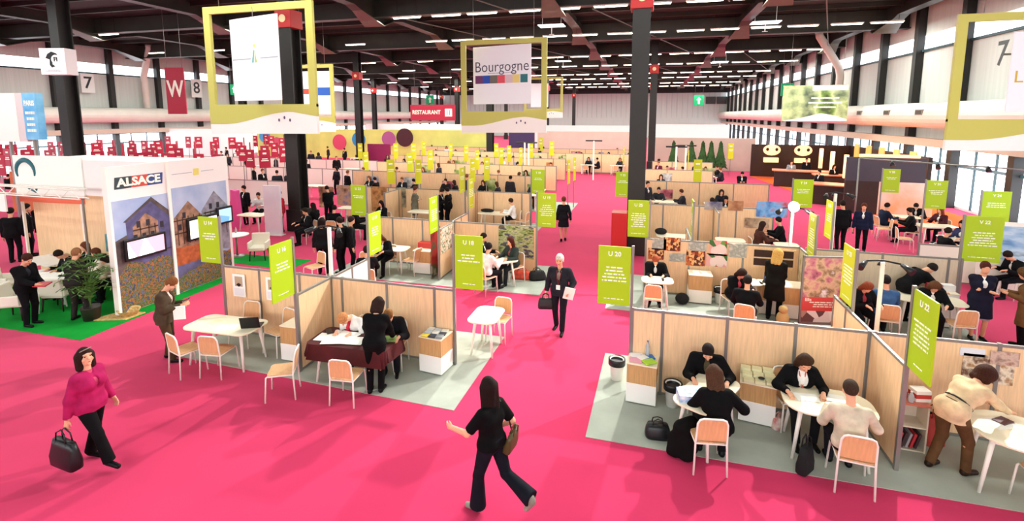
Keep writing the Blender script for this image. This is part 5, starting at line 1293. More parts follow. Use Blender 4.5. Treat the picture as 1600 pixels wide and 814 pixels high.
GRN = mat('exit_green', '0c8a56', .5, emit=.3)
for px_, py_, Y, lb in ((1092, 157, 100, 'green exit sign on the far wall, right of the tall column'), (672, 156, 100, 'small green exit sign above the RESTAURANT sign'), (1230, 140, 55, 'green exit sign left of the landscape banner'), (366, 140, 40, 'green exit sign inside the large emblem frame')):
    s = Y/100*1.5+.3; e = hang('exit_sign', px_, py_, Y, s, s*1.1, GRN, lb, cable=True)
    MB().prismY([(-.1*s, .2*s), (.1*s, .2*s), (.1*s, .6*s), (.25*s, .6*s), (0, .9*s), (-.25*s, .6*s), (-.1*s, .6*s)], -.05, -.042).build('arrow', LETTER, e)
e = hang('landscape_banner', 1273, 161, 38, 3.9, 2.35, multi('landscape_print', ['3a4a2c', '6a8a3c', 'b8c890', '8a9a70', '4a5a48'], .9, seed=12), 'hanging landscape banner with green fields and a white wave, right', rz=0)
MB().prismY([(-1.95, -.02), (1.95, -.02), (1.95, .1), (1.2, .35), (.4, .5), (-.8, .18)], -.05, -.042).build('white_wave', WAVE, e)
MB().bb(-.2, 1.9, -.05, -.042, 2.0, 2.33).build('pale_strip', mat('sky_strip', 'c8d4d8', .5), e); bars(e, .8, 2.17, 0, 1, 5, 1.8, size=.14, flat=.052); bars(e, .6, 1.5, 0, 3, 9, 2.2, size=.1, gap=.3, flat=.05)
# far wall vents, duct grilles, roof pipes
for px_, lb in ((646, 'left'), (1119, 'right')):
    p = atY(px_, 157, YF-.2); e = empty('wall_vent', (p[0], YF-.25, p[2]-.7), 0, 'dark double louvre high on the far wall, %s one' % lb, 'vent')
    for s in (-1, 1): MB().bb(s*1.05-.95, s*1.05+.95, -.05, .2, 0, 1.5).build('louvre', mat('louvre_dark', '4a4a48', .6), e)
for i, (y, lb) in enumerate(((34.5, 'right one'), (30.8, 'nearest one'), (38.5, 'left one'))):
    e = empty('duct_grille', (XR-1.8, y, 4.9), 0, 'small dark grille on the side of the fat right-hand duct, '+lb, 'grille')
    MB().bb(-.05, .15, -.35, .35, -.14, .14).build('frame', mat('grille_frame', '8a8076', .5), e); MB().bb(-.055, -.05, -.3, .3, -.1, .1).build('slats', mat('louvre_dark', '4a4a48', .6), e)
for X, y, sg, lb in ((XR-.75, 46, -1, 'right wall'), (XL+.75, 38, 1, 'left wall')):
    e = empty('ventilation_pipe', (X, y, 5.3), 0, 'pale pipe bending from the duct to the roof, '+lb, 'pipe')
    MB().tube([(0, 0, -.2), (0, 0, 2.6), (sg*.2, -.2, 3.2), (sg*1.9, -.8, 5.6), (sg*2.0, -.9, 6.0)], .28, 12).build('pipe_run', DUCTM, e)
# ================================================================ HOUSE MURAL STAND (left)
MW = mat('stand_white_board', 'efe9e6', .5)
e = empty('mural_wall', (-12.0, 8.55, 0), 0, 'tall white stand wall with half-timbered house murals and the ALSACE heading', 'stand wall')
sky = mat('mural_sky', '8aa0cc', .6, col2='c8d0e0', scale=.8)
brick = mat('mural_timber', '8a6a58', .7, noise=.5, scale=5, col2='b88a70')
vio = mat('mural_violet_house', '54507a', .7, noise=.3, scale=5); dark = mat('mural_dark_street', '3c3432', .7, col2='6a5a58', scale=3)
flo = multi('mural_flowers', ['24401a', '4a3a78', '3a5a24', 'a8643c', '2e4a1e', '5a6a30', '6a5a98', '3a2a48'], 10, seed=7)
MB().bb(-.1, 0, 0, 3.4, 0, 3.56).build('wall_board', MW, e)
def XP(poly, x0, x1, m, name, par=None):        # prism with poly in (y,z), thickness along x
    n = len(poly); vs = [(x0, y, z) for y, z in poly]+[(x1, y, z) for y, z in poly]
    fs = [tuple(range(n))[::-1], tuple(range(n, 2*n))]+[(i, (i+1) % n, n+(i+1) % n, n+i) for i in range(n)]
    return MB().add(vs, fs).build(name, m, par or e)
XP([(.02, .02), (1.43, .02), (1.43, 2.75), (.02, 2.75)], 0, .008, sky, 'mural_print')
XP([(1.5, .02), (3.3, .02), (3.3, 2.85), (1.5, 2.85)], 0, .008, sky, 'mural_print')
XP([(.02, .02), (1.43, .02), (1.43, 1.05), (1.1, 1.2), (.7, 1.1), (.3, 1.25), (.02, .95)], .0136, .0145, flo, 'flower_print'); XP([(1.5, .02), (3.3, .02), (3.3, .7), (2.9, .85), (2.4, .6), (1.9, .55), (1.5, .4)], .0136, .0145, flo, 'flower_print')
XP([(.3, .8), (1.43, .8), (1.43, 2.15), (.95, 2.62), (.3, 2.2)], .0085, .0125, vio, 'house_print')
XP([(.3, 2.2), (.95, 2.62), (1.43, 2.15), (1.43, 2.3), (.98, 2.72), (.24, 2.22)], .009, .014, dark, 'roof_print')
XP([(.45, 1.5), (1.1, 1.5), (1.1, 2.1), (.8, 2.35), (.45, 2.05)], .009, .0135, brick, 'gable_print'); XP([(.02, .7), (.3, .75), (.3, 1.9), (.02, 1.8)], .009, .0135, dark, 'street_print')
XP([(1.5, .8), (2.4, .9), (2.4, 2.0), (2.0, 2.45), (1.55, 2.05)], .0085, .0125, brick, 'house_print'); XP([(2.35, 1.0), (3.3, .8), (3.3, 2.1), (2.85, 2.6), (2.4, 2.1)], .0085, .0123, mat('mural_grey_house', '8c8a98', .7, noise=.35, scale=6), 'house_print')
XP([(1.5, .75), (2.9, .75), (2.9, 1.15), (1.5, 1.25)], .009, .0135, mat('mural_orange_band', 'a8552c', .7, noise=.4, scale=6), 'band_print'); XP([(1.5, .25), (2.7, .25), (2.7, .75), (1.5, .75)], .009, .0136, mat('mural_blue_street', '5a5a80', .7, noise=.4, scale=3), 'street_print')
XP([(2.7, .08), (3.3, .2), (3.3, .8), (1.9, .3)], .009, .0142, mat('mural_ochre_roof', 'a8643c', .7, noise=.4, scale=8), 'roof_print')
MB().bb(-.02, .05, 1.42, 1.5, 0, 3.56).build('post', WHITE, e); MB().bb(-.12, .03, -.06, .0, 0, 3.56).build('post', WHITE, e)
for i, c in enumerate(('2e3e44', 'c84a40', '2c4a86')): XP([(.12+i*.4, 3.02), (.52+i*.4, 3.02), (.55+i*.4, 3.3), (.15+i*.4, 3.3)], 0, .008, mat('logo_'+c, c, .5), 'heading_block')
text('heading', 'ALSACE', .27, LETTER, e, (.012, .73, 3.16), (PI/2, 0, PI/2), width=1.1, bold=.01)
MB().bb(0, .008, 1.6, 2.2, 3.2, 3.215).bb(0, .008, 2.5, 2.9, 3.2, 3.215).build('caption_line', mat('pale_grey_ink', 'a8a8b4', .5), e)
MB().bb(0, .008, 2.25, 2.42, 3.12, 3.3).build('yellow_emblem', mat('emblem_yellow', 'e8d870', .5), e)
wd = MB()
for yy, zz in ((.5, 1.7), (.72, 1.7), (.94, 1.7), (.6, 2.02), (.84, 2.02), (1.2, 1.9), (1.2, 1.6), (2.55, 1.75), (2.85, 1.75), (3.1, 1.75), (2.7, 2.1), (2.95, 2.1), (1.7, 1.7), (2.0, 1.7), (2.2, 1.7), (1.85, 2.0)):
    wd.add([(.0143, yy-.05, zz), (.0143, yy+.05, zz), (.0143, yy+.05, zz+.16), (.0143, yy-.05, zz+.16)], [(0, 1, 2, 3)])
wd.build('printed_windows', mat('mural_window', '2a2430', .6), e)
tm = MB()
for y0_, y1_, zz in ((.45, 1.1, 1.5), (.45, 1.1, 1.95), (.3, 1.43, 1.3), (1.5, 2.4, 1.6), (1.5, 2.4, 1.95), (2.4, 3.3, 1.65), (2.45, 3.25, 2.0)):
    tm.add([(.0144, y0_, zz), (.0144, y1_, zz), (.0144, y1_, zz+.035), (.0144, y0_, zz+.035)], [(0, 1, 2, 3)])
for yy in (.62, .84, 1.0, 1.62, 1.78, 1.95, 2.12, 2.3, 2.5, 2.68, 2.98, 3.2):
    tm.add([(.0144, yy, 1.3), (.0144, yy+.03, 1.3), (.0144, yy+.03, 2.05), (.0144, yy, 2.05)], [(0, 1, 2, 3)])
tm.build('printed_timbers', mat('mural_timber_dark', '4a2e22', .7), e)
# slanted end pieces
def screen(y, z, w, h, label, pic):
    s = empty('wall_screen', (-11.98, 8.55+y, z), 0, label, 'screen')
    MB().bb(.03, .09, -w/2, w/2, 0, h).build('screen_body', BLACKP, s, bevel=.01); MB().bb(.09, .093, -w/2+.06, w/2-.06, .06, h-.06).build('display', pic, s); MB().bb(0, .03, -.1, .1, h*.3, h*.7).build('bracket', ALU, s)
def lcd(name, cols, seed):
    m = multi(name, cols, 2.2, rough=.2, kind='vor', seed=seed); nt = m.node_tree; b = nt.nodes['Principled BSDF']
    nt.links.new(b.inputs['Base Color'].links[0].from_socket, b.inputs['Emission Color']); b.inputs['Emission Strength'].default_value = 1.0; return m
screen(.68, 1.28, 1.05, .52, 'wide lit flat screen on the violet house mural', lcd('screen_a', ['e8f4f4', 'd0ecf0', '3a3a44', 'f4fafa', 'c890a0'], 1))
screen(2.35, 1.35, 1.0, .62, 'lit flat screen on the brown house mural', lcd('screen_b', ['e8ece0', '4a6a40', 'f4f4ee', 'c8c8b0'], 2))
screen(3.1, 1.6, .55, .5, 'small blue lit screen at the far end of the mural wall', lcd('screen_c', ['5a8ac8', '8ab0d8', 'a8c8e0'], 3))
# stand body behind the mural: white fascia, wood wall, banner with figure
e = empty('stand_building', (-12.1, 8.5, 0), 0, 'pale wood and white back wall of the mural stand, with a white fascia', 'stand wall')
ang = math.atan2(2.1, -5.2)
MB().bb(-5.4, -.02, 1.8, 1.9, 0, 2.5).build('wood_wall', WOOD, e); MB().bb(-5.35, -.12, 1.93, 3.35, 3.42, 3.48).build('roof_panel', MW, e); MB().bb(-5.4, 0, 1.78, 1.92, 2.5, 3.5).build('fascia', MW, e)
MB().bb(-2.2, -.2, 1.7, 1.78, 2.42, 2.5).build('shelf_edge', mat('olive_rail', '8a7a3c', .5), e); MB().bb(-2.5, -.1, 1.74, 1.8, .95, 1.05).bb(-1.3, -1.26, 1.77, 1.8, 0, 2.4).build('trim', mat('wood_joint', '9a7a54', .5), e)
# banner with head silhouette
e = empty('portrait_banner', (-16.6, 10.2, 2.45), .05, 'white banner with a dark blue-green head outline on the upper left stand', 'banner')
MB().bb(-1.2, 1.3, -.03, .03, 0, 1.15).build('banner_sheet', PAPER, e)
a = MB(); pts = [(-.75+.34*math.cos(t), -.035, .68+.34*math.sin(t)) for t in [math.radians(d) for d in range(-20, 215, 15)]]; a.tube(pts, [.02+.05*math.sin(PI*i/(len(pts)-1)) for i in range(len(pts))], 6); a.build('hair_outline', mat('petrol_ink', '2a6a74', .5), e)
MB().tube([(-.7, -.035, .2), (-.45, -.035, .1), (-.4, -.035, .22)], .03, 6).build('scarf_outline', mat('petrol_ink', '2a6a74', .5), e)
MB().bb(-1.1, 1.2, -.05, .05, -.2, -.02).build('red_rail', mat('coral_rail', 'e0684c', .5), e); MB().bb(-1.1, -1.05, -.03, .03, -2.45, 0).bb(1.1, 1.15, -.03, .03, -2.45, 0).build('support', WHITE, e)
for i, (x, c) in enumerate(((-14.3, '2a4a8a'), (-13.9, 'e8eef4'), (-13.5, '3a7ab8'))): tag(MB().bb(-.16, .16, -.1, .1, 0, .28).build('catalogue_box', mat('cat_'+c, c, .5), None, loc=(x, 10.25, 2.5)), ['dark blue', 'white', 'light blue'][i]+' box on the high ledge of the mural stand', 'box')
# low diagonal truss in front
e = empty('lighting_truss', (-19.0, 9.6, 2.55), -.02, 'horizontal white lattice truss above the green carpet tables', 'truss')
m = MB(); L = 4.6
for y, z in ((0, 0), (.22, 0), (0, .24), (.22, .24)): m.tube([(0, y, z), (L, y, z)], .02, 6)
for i in range(13): m.tube([(i*L/13, 0, 0 if i % 2 else .24), ((i+1)*L/13, 0, .24 if i % 2 else 0)], .012, 5); m.tube([(i*L/13, 0, .24), ((i+1)*L/13, .22, .24)], .01, 5)
m.build('lattice', WHITE, e); MB().bb(L-.1, L-.06, .1, .14, -2.55, 0).build('support_post', ALU, e); MB().bb(.1, .14, .1, .14, -2.55, 0).build('support_post', ALU, e)
tag(MB().bb(-.9, .9, -.02, .02, 0, .5).build('name_banner', PAPER, None, loc=(-18.1, 9.5, 2.08)), 'white name banner hanging under the lattice truss at the left edge', 'banner')
b = empty('wood_wall_left', (0, 0, 0)); bpy.data.objects.remove(b)
tag(MB().bb(-.6, .6, -.03, .03, 0, 1.5).build('magenta_board', mat('magenta_board', 'd0489a', .6), None, loc=(-17.9, 12.5, 0)), 'magenta board between the standing figures and the pale wood wall, left', 'board')
tag(MB().bb(-.2, .2, -.03, .03, 0, .5).build('small_poster', mat('teal_print', '4a8a90', .6, noise=.3, scale=7), None, loc=(-14.4, 10.2, .95)), 'small teal picture on the pale wood wall behind the palm', 'picture')
# people and tables on the green carpet
x, y = at(48, 508)[:2]
e, inf = person(x, y, -80, 'man in a black suit in profile holding a red booklet on the green carpet', pose='phone', vox=.012, hair='short', nod=.55, hands=((-.1, .32, .98), (.08, .34, 1.0)), build=1.1, colors=dict(hair='3a1c14', shirt='2a2a30'))
hp = world(e, (0, .42, .98)); tag(MB().box((0, 0, 0), (.28, .2, .03), rx=.2).build('booklet', mat('red_booklet', 'c04a50', .5), None, loc=tuple(hp), rz=.3), 'red booklet held open by the man in black on the green carpet', 'booklet')
x, y = at(125, 500)[:2]
e, inf = person(x, y, 12, 'man in a charcoal suit seen from behind on the green carpet', pose='stand', vox=.012, hair='short', nod=.4, build=1.15, hands=((-.12, .3, 1.0), (.14, .3, 1.0)), feet=((-.14, 0, .08, 0), (.14, .05, .08, 0)), colors=dict(hair='8a5c3c', jacket='2a2826', shirt='e8e4e0', trousers='2a2624'))
TBL = [(62, 432, -15, 'long white table behind the man with the red booklet'), (80, 405, -15, 'second white table farther back on the green carpet'), (150, 425, 20, 'white table beside the palm')]
for px_, py_, h, lb in TBL:
    x, y = at(px_, py_, .75)[:2]; table(x, y, h, lb, w=1.5, d=.7, top=WHITEP, group='white tables on the green carpet')
for i, (px_, py_) in enumerate(((60, 428), (78, 422), (66, 412), (90, 398), (105, 425))):
    x, y = at(px_, py_, .75)[:2]; paper(x, y, .751, .5*i, ['leftmost', 'second', 'third', 'fourth', 'rightmost'][i]+' scattered printed sheet on the white tables, green carpet', .25, .3, mat('print_pinkish', 'e8b8c4', .6) if i % 2 else PAPER)
for px_, py_, h, lb in ((95, 490, 20, 'white armchair between the two standing men on the green carpet'), (10, 475, -60, 'white armchair at the left edge of the photo'), (28, 505, -60, 'white armchair behind the man with the red booklet'), (155, 465, 100, 'armchair beside the palm')):
    x, y = at(px_, py_-8)[:2]; armchair(x, y, h, lb)
for px_, py_, k, h, cl, lb in ((107, 390, 'mwrite', 170, {}, 'man in black seated between the two standing men, green carpet'), (152, 395, 'fsit', 150, dict(cardigan='d8d0b8', hair='5a3020'), 'woman in cream seated by the palm'), (135, 385, 'fsit', 170, dict(hair='6a3a24'), 'person seated behind the charcoal suit'), (176, 398, 'fwrite', 120, dict(cardigan='c8bca0'), 'person in beige half hidden by the palm')):
    sitter(px_, py_, k, h, lb, seat=False, **cl)
for px_, py_, k, h, cl, lb in ((25, 410, 'mstand', 30, {}, 'leftmost black silhouette behind the lattice truss'), (48, 400, 'mstand', -40, {}, 'second black silhouette behind the lattice truss'), (80, 400, 'fstand', 60, {}, 'black silhouette nearest the magenta board'), (66, 392, 'mphone', -60, {}, 'black silhouette between the others behind the truss')):
    stander(px_, py_, k, h, lb, scale=1.05, **cl)
# palm with basket
p = (-12.45, 8.2)
e = empty('potted_palm', (p[0], p[1], 0), 0, 'leafy green palm in front of the house mural', 'plant')
LEAFM = mat('palm_leaf', '2f5a24', .6, col2='5a7a34', scale=6)
MB().lathe((0, 0, 0), [(.16, 0), (.2, .3), (.21, .32), (.17, .3)], 16).build('pot', mat('dark_pot', '2a241e', .5), e)
r_ = random.Random(3); fr = MB(); st = MB()
for i in range(26):
    a = r_.uniform(0, 2*PI); L = r_.uniform(.6, 1.0); up = r_.uniform(.5, 1.35); z0 = .3
    pts = [Vector((math.cos(a)*L*t*t*.62, math.sin(a)*L*t*t*.62, z0+up*math.sin(t*1.9)/math.sin(1.6)*.95)) for t in [k/8 for k in range(9)]]
    st.tube(pts, [.008]*9, 4)
    for k in range(2, 9):
        d = (pts[k]-pts[k-1]).normalized(); s = d.cross(Vector((0, 0, 1)));  s = s.normalized() if s.length > .01 else Vector((1, 0, 0))
        for q in (-1, 1):
            ln = .22*(1-abs(k-5)/6); tip = pts[k]+s*q*ln+d*ln*.5-Vector((0, 0, .04)); mid = pts[k]+(tip-pts[k])*.5
            fr.add([pts[k], mid+d*.022, tip, mid-d*.022], [(0, 1, 2, 3)])
st.build('stem', LEAFM, e); tag(fr.build('fronds', LEAFM, e), kind='stuff')
p = at(193, 490)
straw = mat('straw', 'c8a468', .8, noise=.35, scale=20)
e = empty('straw_basket', (p[0]+.25, p[1]-.05, 0), .4, 'straw basket and mat lying on the green carpet under the palm', 'basket')
MB().lathe((0, 0, 0), [(.16, .0), (.22, .14), (.24, .16), (.2, .14), (.14, .02)], 18).build('basket', straw, e); MB().prism([(-.75, -.25), (.1, -.3), (.3, .1), (-.3, .25)], .0, .03).build('mat', straw, e)

# ================================================================ LEFT ILLUMINATED BOX AND RED ZONE
e = empty('tower_sign', (-27.6, 13.6, 3.55), 0, 'tall white and blue illuminated tower at the left edge', 'sign')
p = atY(52, 190, 15.5); e.location = (p[0], 15.5, 3.7)
MB().bb(-2.2, -.75, -.15, .15, -.1, 2.0).build('white_face', PAPER, e)
MB().bb(-.28, .5, -.15, .15, 0, 2.0).build('blue_face', mat('sky_blue_print', '3a9ad8', .5, col2='8ad0f0', scale=1.2, emit=0), e)
text('heading', 'PARIS', .3, LETTER, e, (.11, -.155, 1.55), width=.62, bold=.01); bars(e, .11, 1.15, 0, 4, 6, .62, size=.12, gap=.25, flat=.155)
MB().bb(-.75, -.28, -.12, .2, -.1, 2.0).build('core', mat('tower_core', 'd8d0d0', .5), e)
MB().bb(-.1, 0, -.05, .05, -3.7, 0).bb(-1.6, -1.5, -.05, .05, -3.7, 0).build('support_leg', ALU, e)
tag(MB().tube([(-.6, 0, 0), (0, 0, .22), (.55, 0, -.1)], .02, 5).build('line_drawing', BLACKP, None, loc=(p[0]-1.9, 14.98, 4.9)), 'thin dark curved line on the white face of the tower at the left edge', 'mark') if 0 else None
# red banners of the W zone: small crimson boards on poles, in rows
def mk_red():
    e = empty('zone_board'); MB().bb(-.3, .3, -.02, .02, 1.7, 2.75).build('board', CRIM, e); MB().bb(-.02, .02, .02, .05, 0, 2.75).build('pole', ALU, e)
    MB().bb(-.2, .2, -.024, -.02, 2.1, 2.16).bb(-.15, .15, -.024, -.02, 2.2, 2.26).bb(-.1, .1, -.024, -.02, 2.5, 2.6).build('lettering', LETTER, e); return e
r_ = random.Random(11)
def nearcol(X, Y, d=.9): return any(abs(X-a) < d and abs(Y-b) < d for a in (-41.1, -27.4, -26.35, -13.95, .25, -.35) for b in (17.4, 43.5))
for j in range(9):
    Y = 17.5+j*3.3
    for i in range(18):
        X = -44+i*1.75+r_.uniform(-.5, .5)
        q = (X*_r[0]+Y*_r[1]); zf = X*_f[0]+Y*_f[1]; px = CX+FPX*q/zf
        if px > 455 or px < -30 or (X > -21 and Y < 27): continue
        if nearcol(X, Y, .75) or any(abs(Y-b) < .45 for b in (22, 28, 34)): continue
        e = proto('red', mk_red); e.location = (X, Y, 0); e.rotation_euler = (0, 0, r_.choice((0, .1, PI/2*.6, -.9)))
        e.scale = (1, 1, 1); tag(e, 'small crimson stand board on a pole in the %s line of the crowded left zone' % ['nearest', 'second', 'third', 'fourth', 'fifth', 'sixth', 'seventh', 'eighth', 'farthest'][j], 'sign', 'crimson boards, line %d from the front' % (j+1))

# ================================================================ BAR AREA (right, far)
DB = mat('dark_brown_wall', '2c1810', .5, noise=.3, scale=1.2); DG = mat('dark_grey_panel', '3a3844', .5); TERR = mat('terracotta_top', 'c87858', .4)
e = empty('bar_back_wall', (7.8, 42.6, 0), 0, 'long dark brown back wall of the bar', 'wall')
MB().bb(0, 6.9, 0, .2, 0, 2.5).build('panel', DB, e); MB().bb(6.7, 6.9, -11, 0, 0, 2.5).build('panel', DB, e)
for i in range(5):
    MB().bb(6.62, 6.7, -9.8+i*2.0, -9.1+i*2.0, .9, 2.7).build('amber_panel', mat('amber_lightbox', 'e0904c', .4, emit=.9), e)
for i, (px_, lb) in enumerate(((1206, 'left'), (1255, 'right'))):
    p = atY(px_, 236, 42.2); s = empty('lit_emblem', (p[0], 42.2, 0), 0, lb+' lit white round emblem with two dark eyes on the bar back wall', 'sign')
    g = mat('warm_lightbox', 'ffc890', .4, emit=.8)
    MB().bb(-.5, .5, -.06, .3, 1.15, 1.5).build('lower_plate', g, s); MB().ell((0, 0, 2.1), (.62, .08, .42), 16, 8).build('round_plate', g, s)
    for q in (-.32, .32): MB().ell((q, -.08, 2.15), (.11, .04, .13), 10, 6).build('dark_disc', DB, s)
for i, (px_, y_) in enumerate(((1282, 40), (1300, 37), (1322, 34), (1338, 32))):
    p = atY(px_, 255, y_); s = empty('bar_lamp', (p[0], y_, 0), 0, ['leftmost', 'second', 'third', 'rightmost'][i]+' slim warm lit column lamp along the bar', 'lamp')
    MB().bb(-.1, .1, -.1, .1, 1.0, 2.4).build('lamp_shade', mat('warm_lightbox', 'ffc890', .4, emit=.8), s); MB().bb(-.03, .03, -.03, .03, 0, 1.0).build('stem', DB, s)
    light('bar_glow', 'POINT', (p[0], y_-.4, 2.2), 40, (1, .6, .3), shadow_soft_size=.2)
def bar_counter(px, py, w, d, label, rz=0, H=1.1):
    x, y = at(px, py)[:2]; e = empty('bar_counter', (x, y, 0), rz, label, 'counter')
    MB().bb(-w/2+.15, w/2-.15, -d/2+.15, d/2-.15, 0, H-.06).build('body', DB, e); MB().prism(rrect(w, d, .2), H-.06, H).build('counter_top', TERR, e); return e
bar_counter(1252, 292, 3.6, 1.3, 'bar counter with a terracotta top under the left emblem', -.2)
bar_counter(1335, 322, 4.2, 1.3, 'long dark bar counter right of the standing man', -.35)
bar_counter(1296, 300, 2.0, 1.0, 'middle bar counter with a terracotta top', -.1)
for px_, py_, k, h, lb in ((1234, 290, 'mstand', 180, 'bartender in grey behind the left bar counter'), (1258, 284, 'mstand', 170, 'person behind the left bar counter, right one'), (1278, 312, 'mstand', 120, 'person in navy at the bar between the counters'), (1326, 322, 'mstand', 20, 'broad man in black leaning on the long bar counter'), (1346, 328, 'fstand', 60, 'woman in black at the right end of the long bar counter'), (1300, 300, 'fstand', 190, 'woman behind the middle bar counter')):
    stander(px_, py_, k, h, lb, jacket='8a8c92' if 'grey' in lb else '16161c')
e = empty('grey_partition', (9.5, 27.5, 0), -.05, 'dark grey partition with a white and orange lower board, right', 'partition')
MB().bb(-.2, 3.0, 0, .15, 1.6, 2.75).build('upper_panel', DG, e); MB().bb(-.2, 1.2, 0, .15, 0, 1.6).build('side_panel', DB, e); MB().bb(1.2, 3.4, 0, .12, 0, 1.6).build('lower_board', mat('white_orange_board', 'f0e4d8', .5, col2='eeb080', scale=.9), e)
MB().tube([(.2, -.3, 2.85), (2.6, -.3, 2.85)], .08, 6).build('lamp_row', mat('warm_lightbox', 'ffc890', .4, emit=.8), e)
# boom with small spot lamps by the right windows
e = empty('lamp_rail', (10.5, 22.0, 2.8), -.3, 'thin rail with small black spot lamps crossing the right windows', 'rail')
MB().tube([(-2.5, 0, .25), (4.2, -1.5, .1)], .03, 6).build('rail', ALU, e)
for i in range(4): MB().tube([(-1.5+i*1.3, -.25-.3*i, .2), (-1.45+i*1.3, -.35-.3*i, .02)], [.05, .09], 8).build('lamp_head', BLACKP, e)
MB().tube([(-2.5, 0, .25), (-2.5, 0, -2.8)], .03, 6).tube([(4.2, -1.5, .1), (4.2, -1.5, -2.8)], .03, 6).build('support', ALU, e)

# ================================================================ FAR ROWS OF STANDS
r_ = random.Random(21)
FARK = dict(
 fa=dict(pose='stand', vox=.03, hair='short', fingers=False, detail=False), fb=dict(pose='sit', vox=.03, hair='short', fingers=False, detail=False),
 fc=dict(pose='sit', vox=.03, fem=True, hair='bob', fingers=False, detail=False, top='cardigan'), fd=dict(pose='stand', vox=.03, fem=True, hair='bob', fingers=False, detail=False, top='shirt'))
HC = ['2a1a12', '4a2c1a', '1a1210', '7a4a2a']; TC = ['141416', '1c1c24', '2a2a30', '8a8a90', 'c8c0b8', '5a2030', '101014', 'e0dcd8']
def farp(x, y, k, h, label, group):
    c = r_.choice(TC[:3] if r_.random() < .6 else TC)
    return person(x, y, h, label, key='f_'+k, colors=dict(hair=r_.choice(HC), jacket=c, cardigan=c, shirt=r_.choice(('e8e4e0', c)), trousers='18181c'), group=group, **FARK[k])
def mk_ftable():
    e = empty('meeting_table'); MB().prism(rrect(1.2, .7, .15, 3), .72, .75).build('tabletop', CREAM, e)
    for sx in (-1, 1):
        for sy in (-1, 1): MB().bb(sx*.48-.025, sx*.48+.025, sy*.26-.025, sy*.26+.025, 0, .72).build('leg', WHITE, e)
    return e
PH = [multi('far_photo_%d' % i, c, 3, seed=40+i) for i, c in enumerate((['5a3018', 'c88a50', '8a4a20'], ['3a4a70', '8a9ac0', 'c8b8b0'], ['6a2030', 'c86070', 'e8d8d0'], ['3a5a2c', '9aaa60', 'e0d8b0'], ['8a8a90', 'd8d4d0', '5a4a4a']))]
SIDE = lambda X: 'left' if X < -2 else 'right'
NM = ['third', 'fourth', 'fifth', 'sixth', 'seventh', 'eighth', 'ninth']
rows = [(25.3, -16.5, -5.2, 1), (25.0, -.4, 5.4, 1), (30.6, -18, -5.5, 2), (30.4, -.2, 3.6, 2), (36.0, -20, -5.8, 3), (35.8, .3, 4.2, 3), (41.5, -20, -1, 4), (47, -22, -1.5, 5)]
for (Y, xa, xb, k) in rows:
    sd = SIDE((xa+xb)/2)
    panel_wall((xa, Y), (xb, Y), 'pale wood partition of the %s stand row, %s of the aisle' % (NM[k], sd), first=1.3, step=1.5, H=1.6)
    x = xa+1.2; i = 0
    while x < xb-.3:
        if i % 2 == 0: panel_wall((x+.9, Y-1.5), (x+.9, Y-.05), 'short pale divider in the %s stand row, %s of the aisle' % (NM[k], sd) if 0 else 'short pale divider, number %d along the %s row %s' % (i//2+1, NM[k], sd), first=1.4, H=1.6) if 0 else None
        for side in (-1, 1):
            yy = Y+side*.85
            if nearcol(x, yy, 1.3): continue
            e = proto('ftable', mk_ftable); e.location = (x, yy, 0); e.rotation_euler = (0, 0, 0); tag(e, 'white table in the %s stand row, %s of the aisle' % (NM[k], sd), 'table', 'white tables of the %s row %s' % (NM[k], sd))
            if r_.random() < .85: farp(x+r_.uniform(-.3, .3), yy+.55*side*-1, r_.choice(('fb', 'fc')), 180 if side < 0 else 0, 'visitor seated in the %s stand row, %s of the aisle' % (NM[k], sd), 'seated visitors in the %s row %s' % (NM[k], sd))
            if r_.random() < .55: farp(x+.85, yy, r_.choice(('fb', 'fc')), 90, 'visitor seated at a table end in the %s stand row, %s of the aisle' % (NM[k], sd), 'visitors at table ends in the %s row %s' % (NM[k], sd))
            if r_.random() < .3: farp(x-.8, yy-.3, r_.choice(('fa', 'fd')), r_.uniform(0, 360), 'visitor standing in the %s stand row, %s of the aisle' % (NM[k], sd), 'standing visitors in the %s row %s' % (NM[k], sd))
            if side < 0: chair(x-.1, yy-.6, 5, 'white-framed chair in the far stand rows', 'chairs of the far stand rows')
        if r_.random() < .75: poster('wall_photo', x+.1, Y-.03, .75, r_.uniform(.5, .9), r_.uniform(.4, .7), 'x', r_.choice(PH), 'photo print on a partition of the far stand rows', group='photo prints of the far stand rows')
        x += 2.35; i += 1
# yellow-green edge boards of the far rows
def mk_yb():
    e = empty('stand_name_board'); MB().bb(-.02, .02, -.02, .02, 0, 2.6).build('post', ALU, e); b = MB().bb(-.2, .2, -.035, -.02, 1.4, 2.6).build('board', LIME2, e)
    MB().bb(-.1, .1, -.038, -.035, 2.35, 2.42).bb(-.15, .15, -.038, -.035, 2.1, 2.13).bb(-.13, .13, -.038, -.035, 2.02, 2.05).build('lettering', LETTER, e); return e
for i, (px_, py_, rz) in enumerate(((571, 248, 1.3), (563, 232, 0), (610, 262, .9), (646, 232, .8), (653, 262, 1.2), (662, 228, 1), (682, 218, 1), (704, 232, 1.2), (728, 235, 1), (760, 258, 1.1), (783, 240, 1), (775, 232, .9), (795, 236, 1), (813, 240, 1.2), (738, 260, 1.2), (845, 222, .2), (862, 228, .3), (888, 262, 1.4), (897, 258, 1.4), (990, 222, .1), (974, 238, 1.4), (1075, 245, 1.4), (1142, 232, .1), (1090, 262, .2), (618, 232, 1), (640, 250, 1), (672, 245, 1.1), (745, 245, 1.2), (830, 232, 1))):
    p = at(px_, py_, 2.2)
    if p[1] > 75 or abs(p[1]-48.8) < .8: continue
    e = proto('yb', mk_yb); e.location = (p[0], p[1], 0); e.rotation_euler = (0, 0, rz); tag(e, 'yellow-green name board in the far stand rows', 'sign', 'yellow-green boards of the far rows')
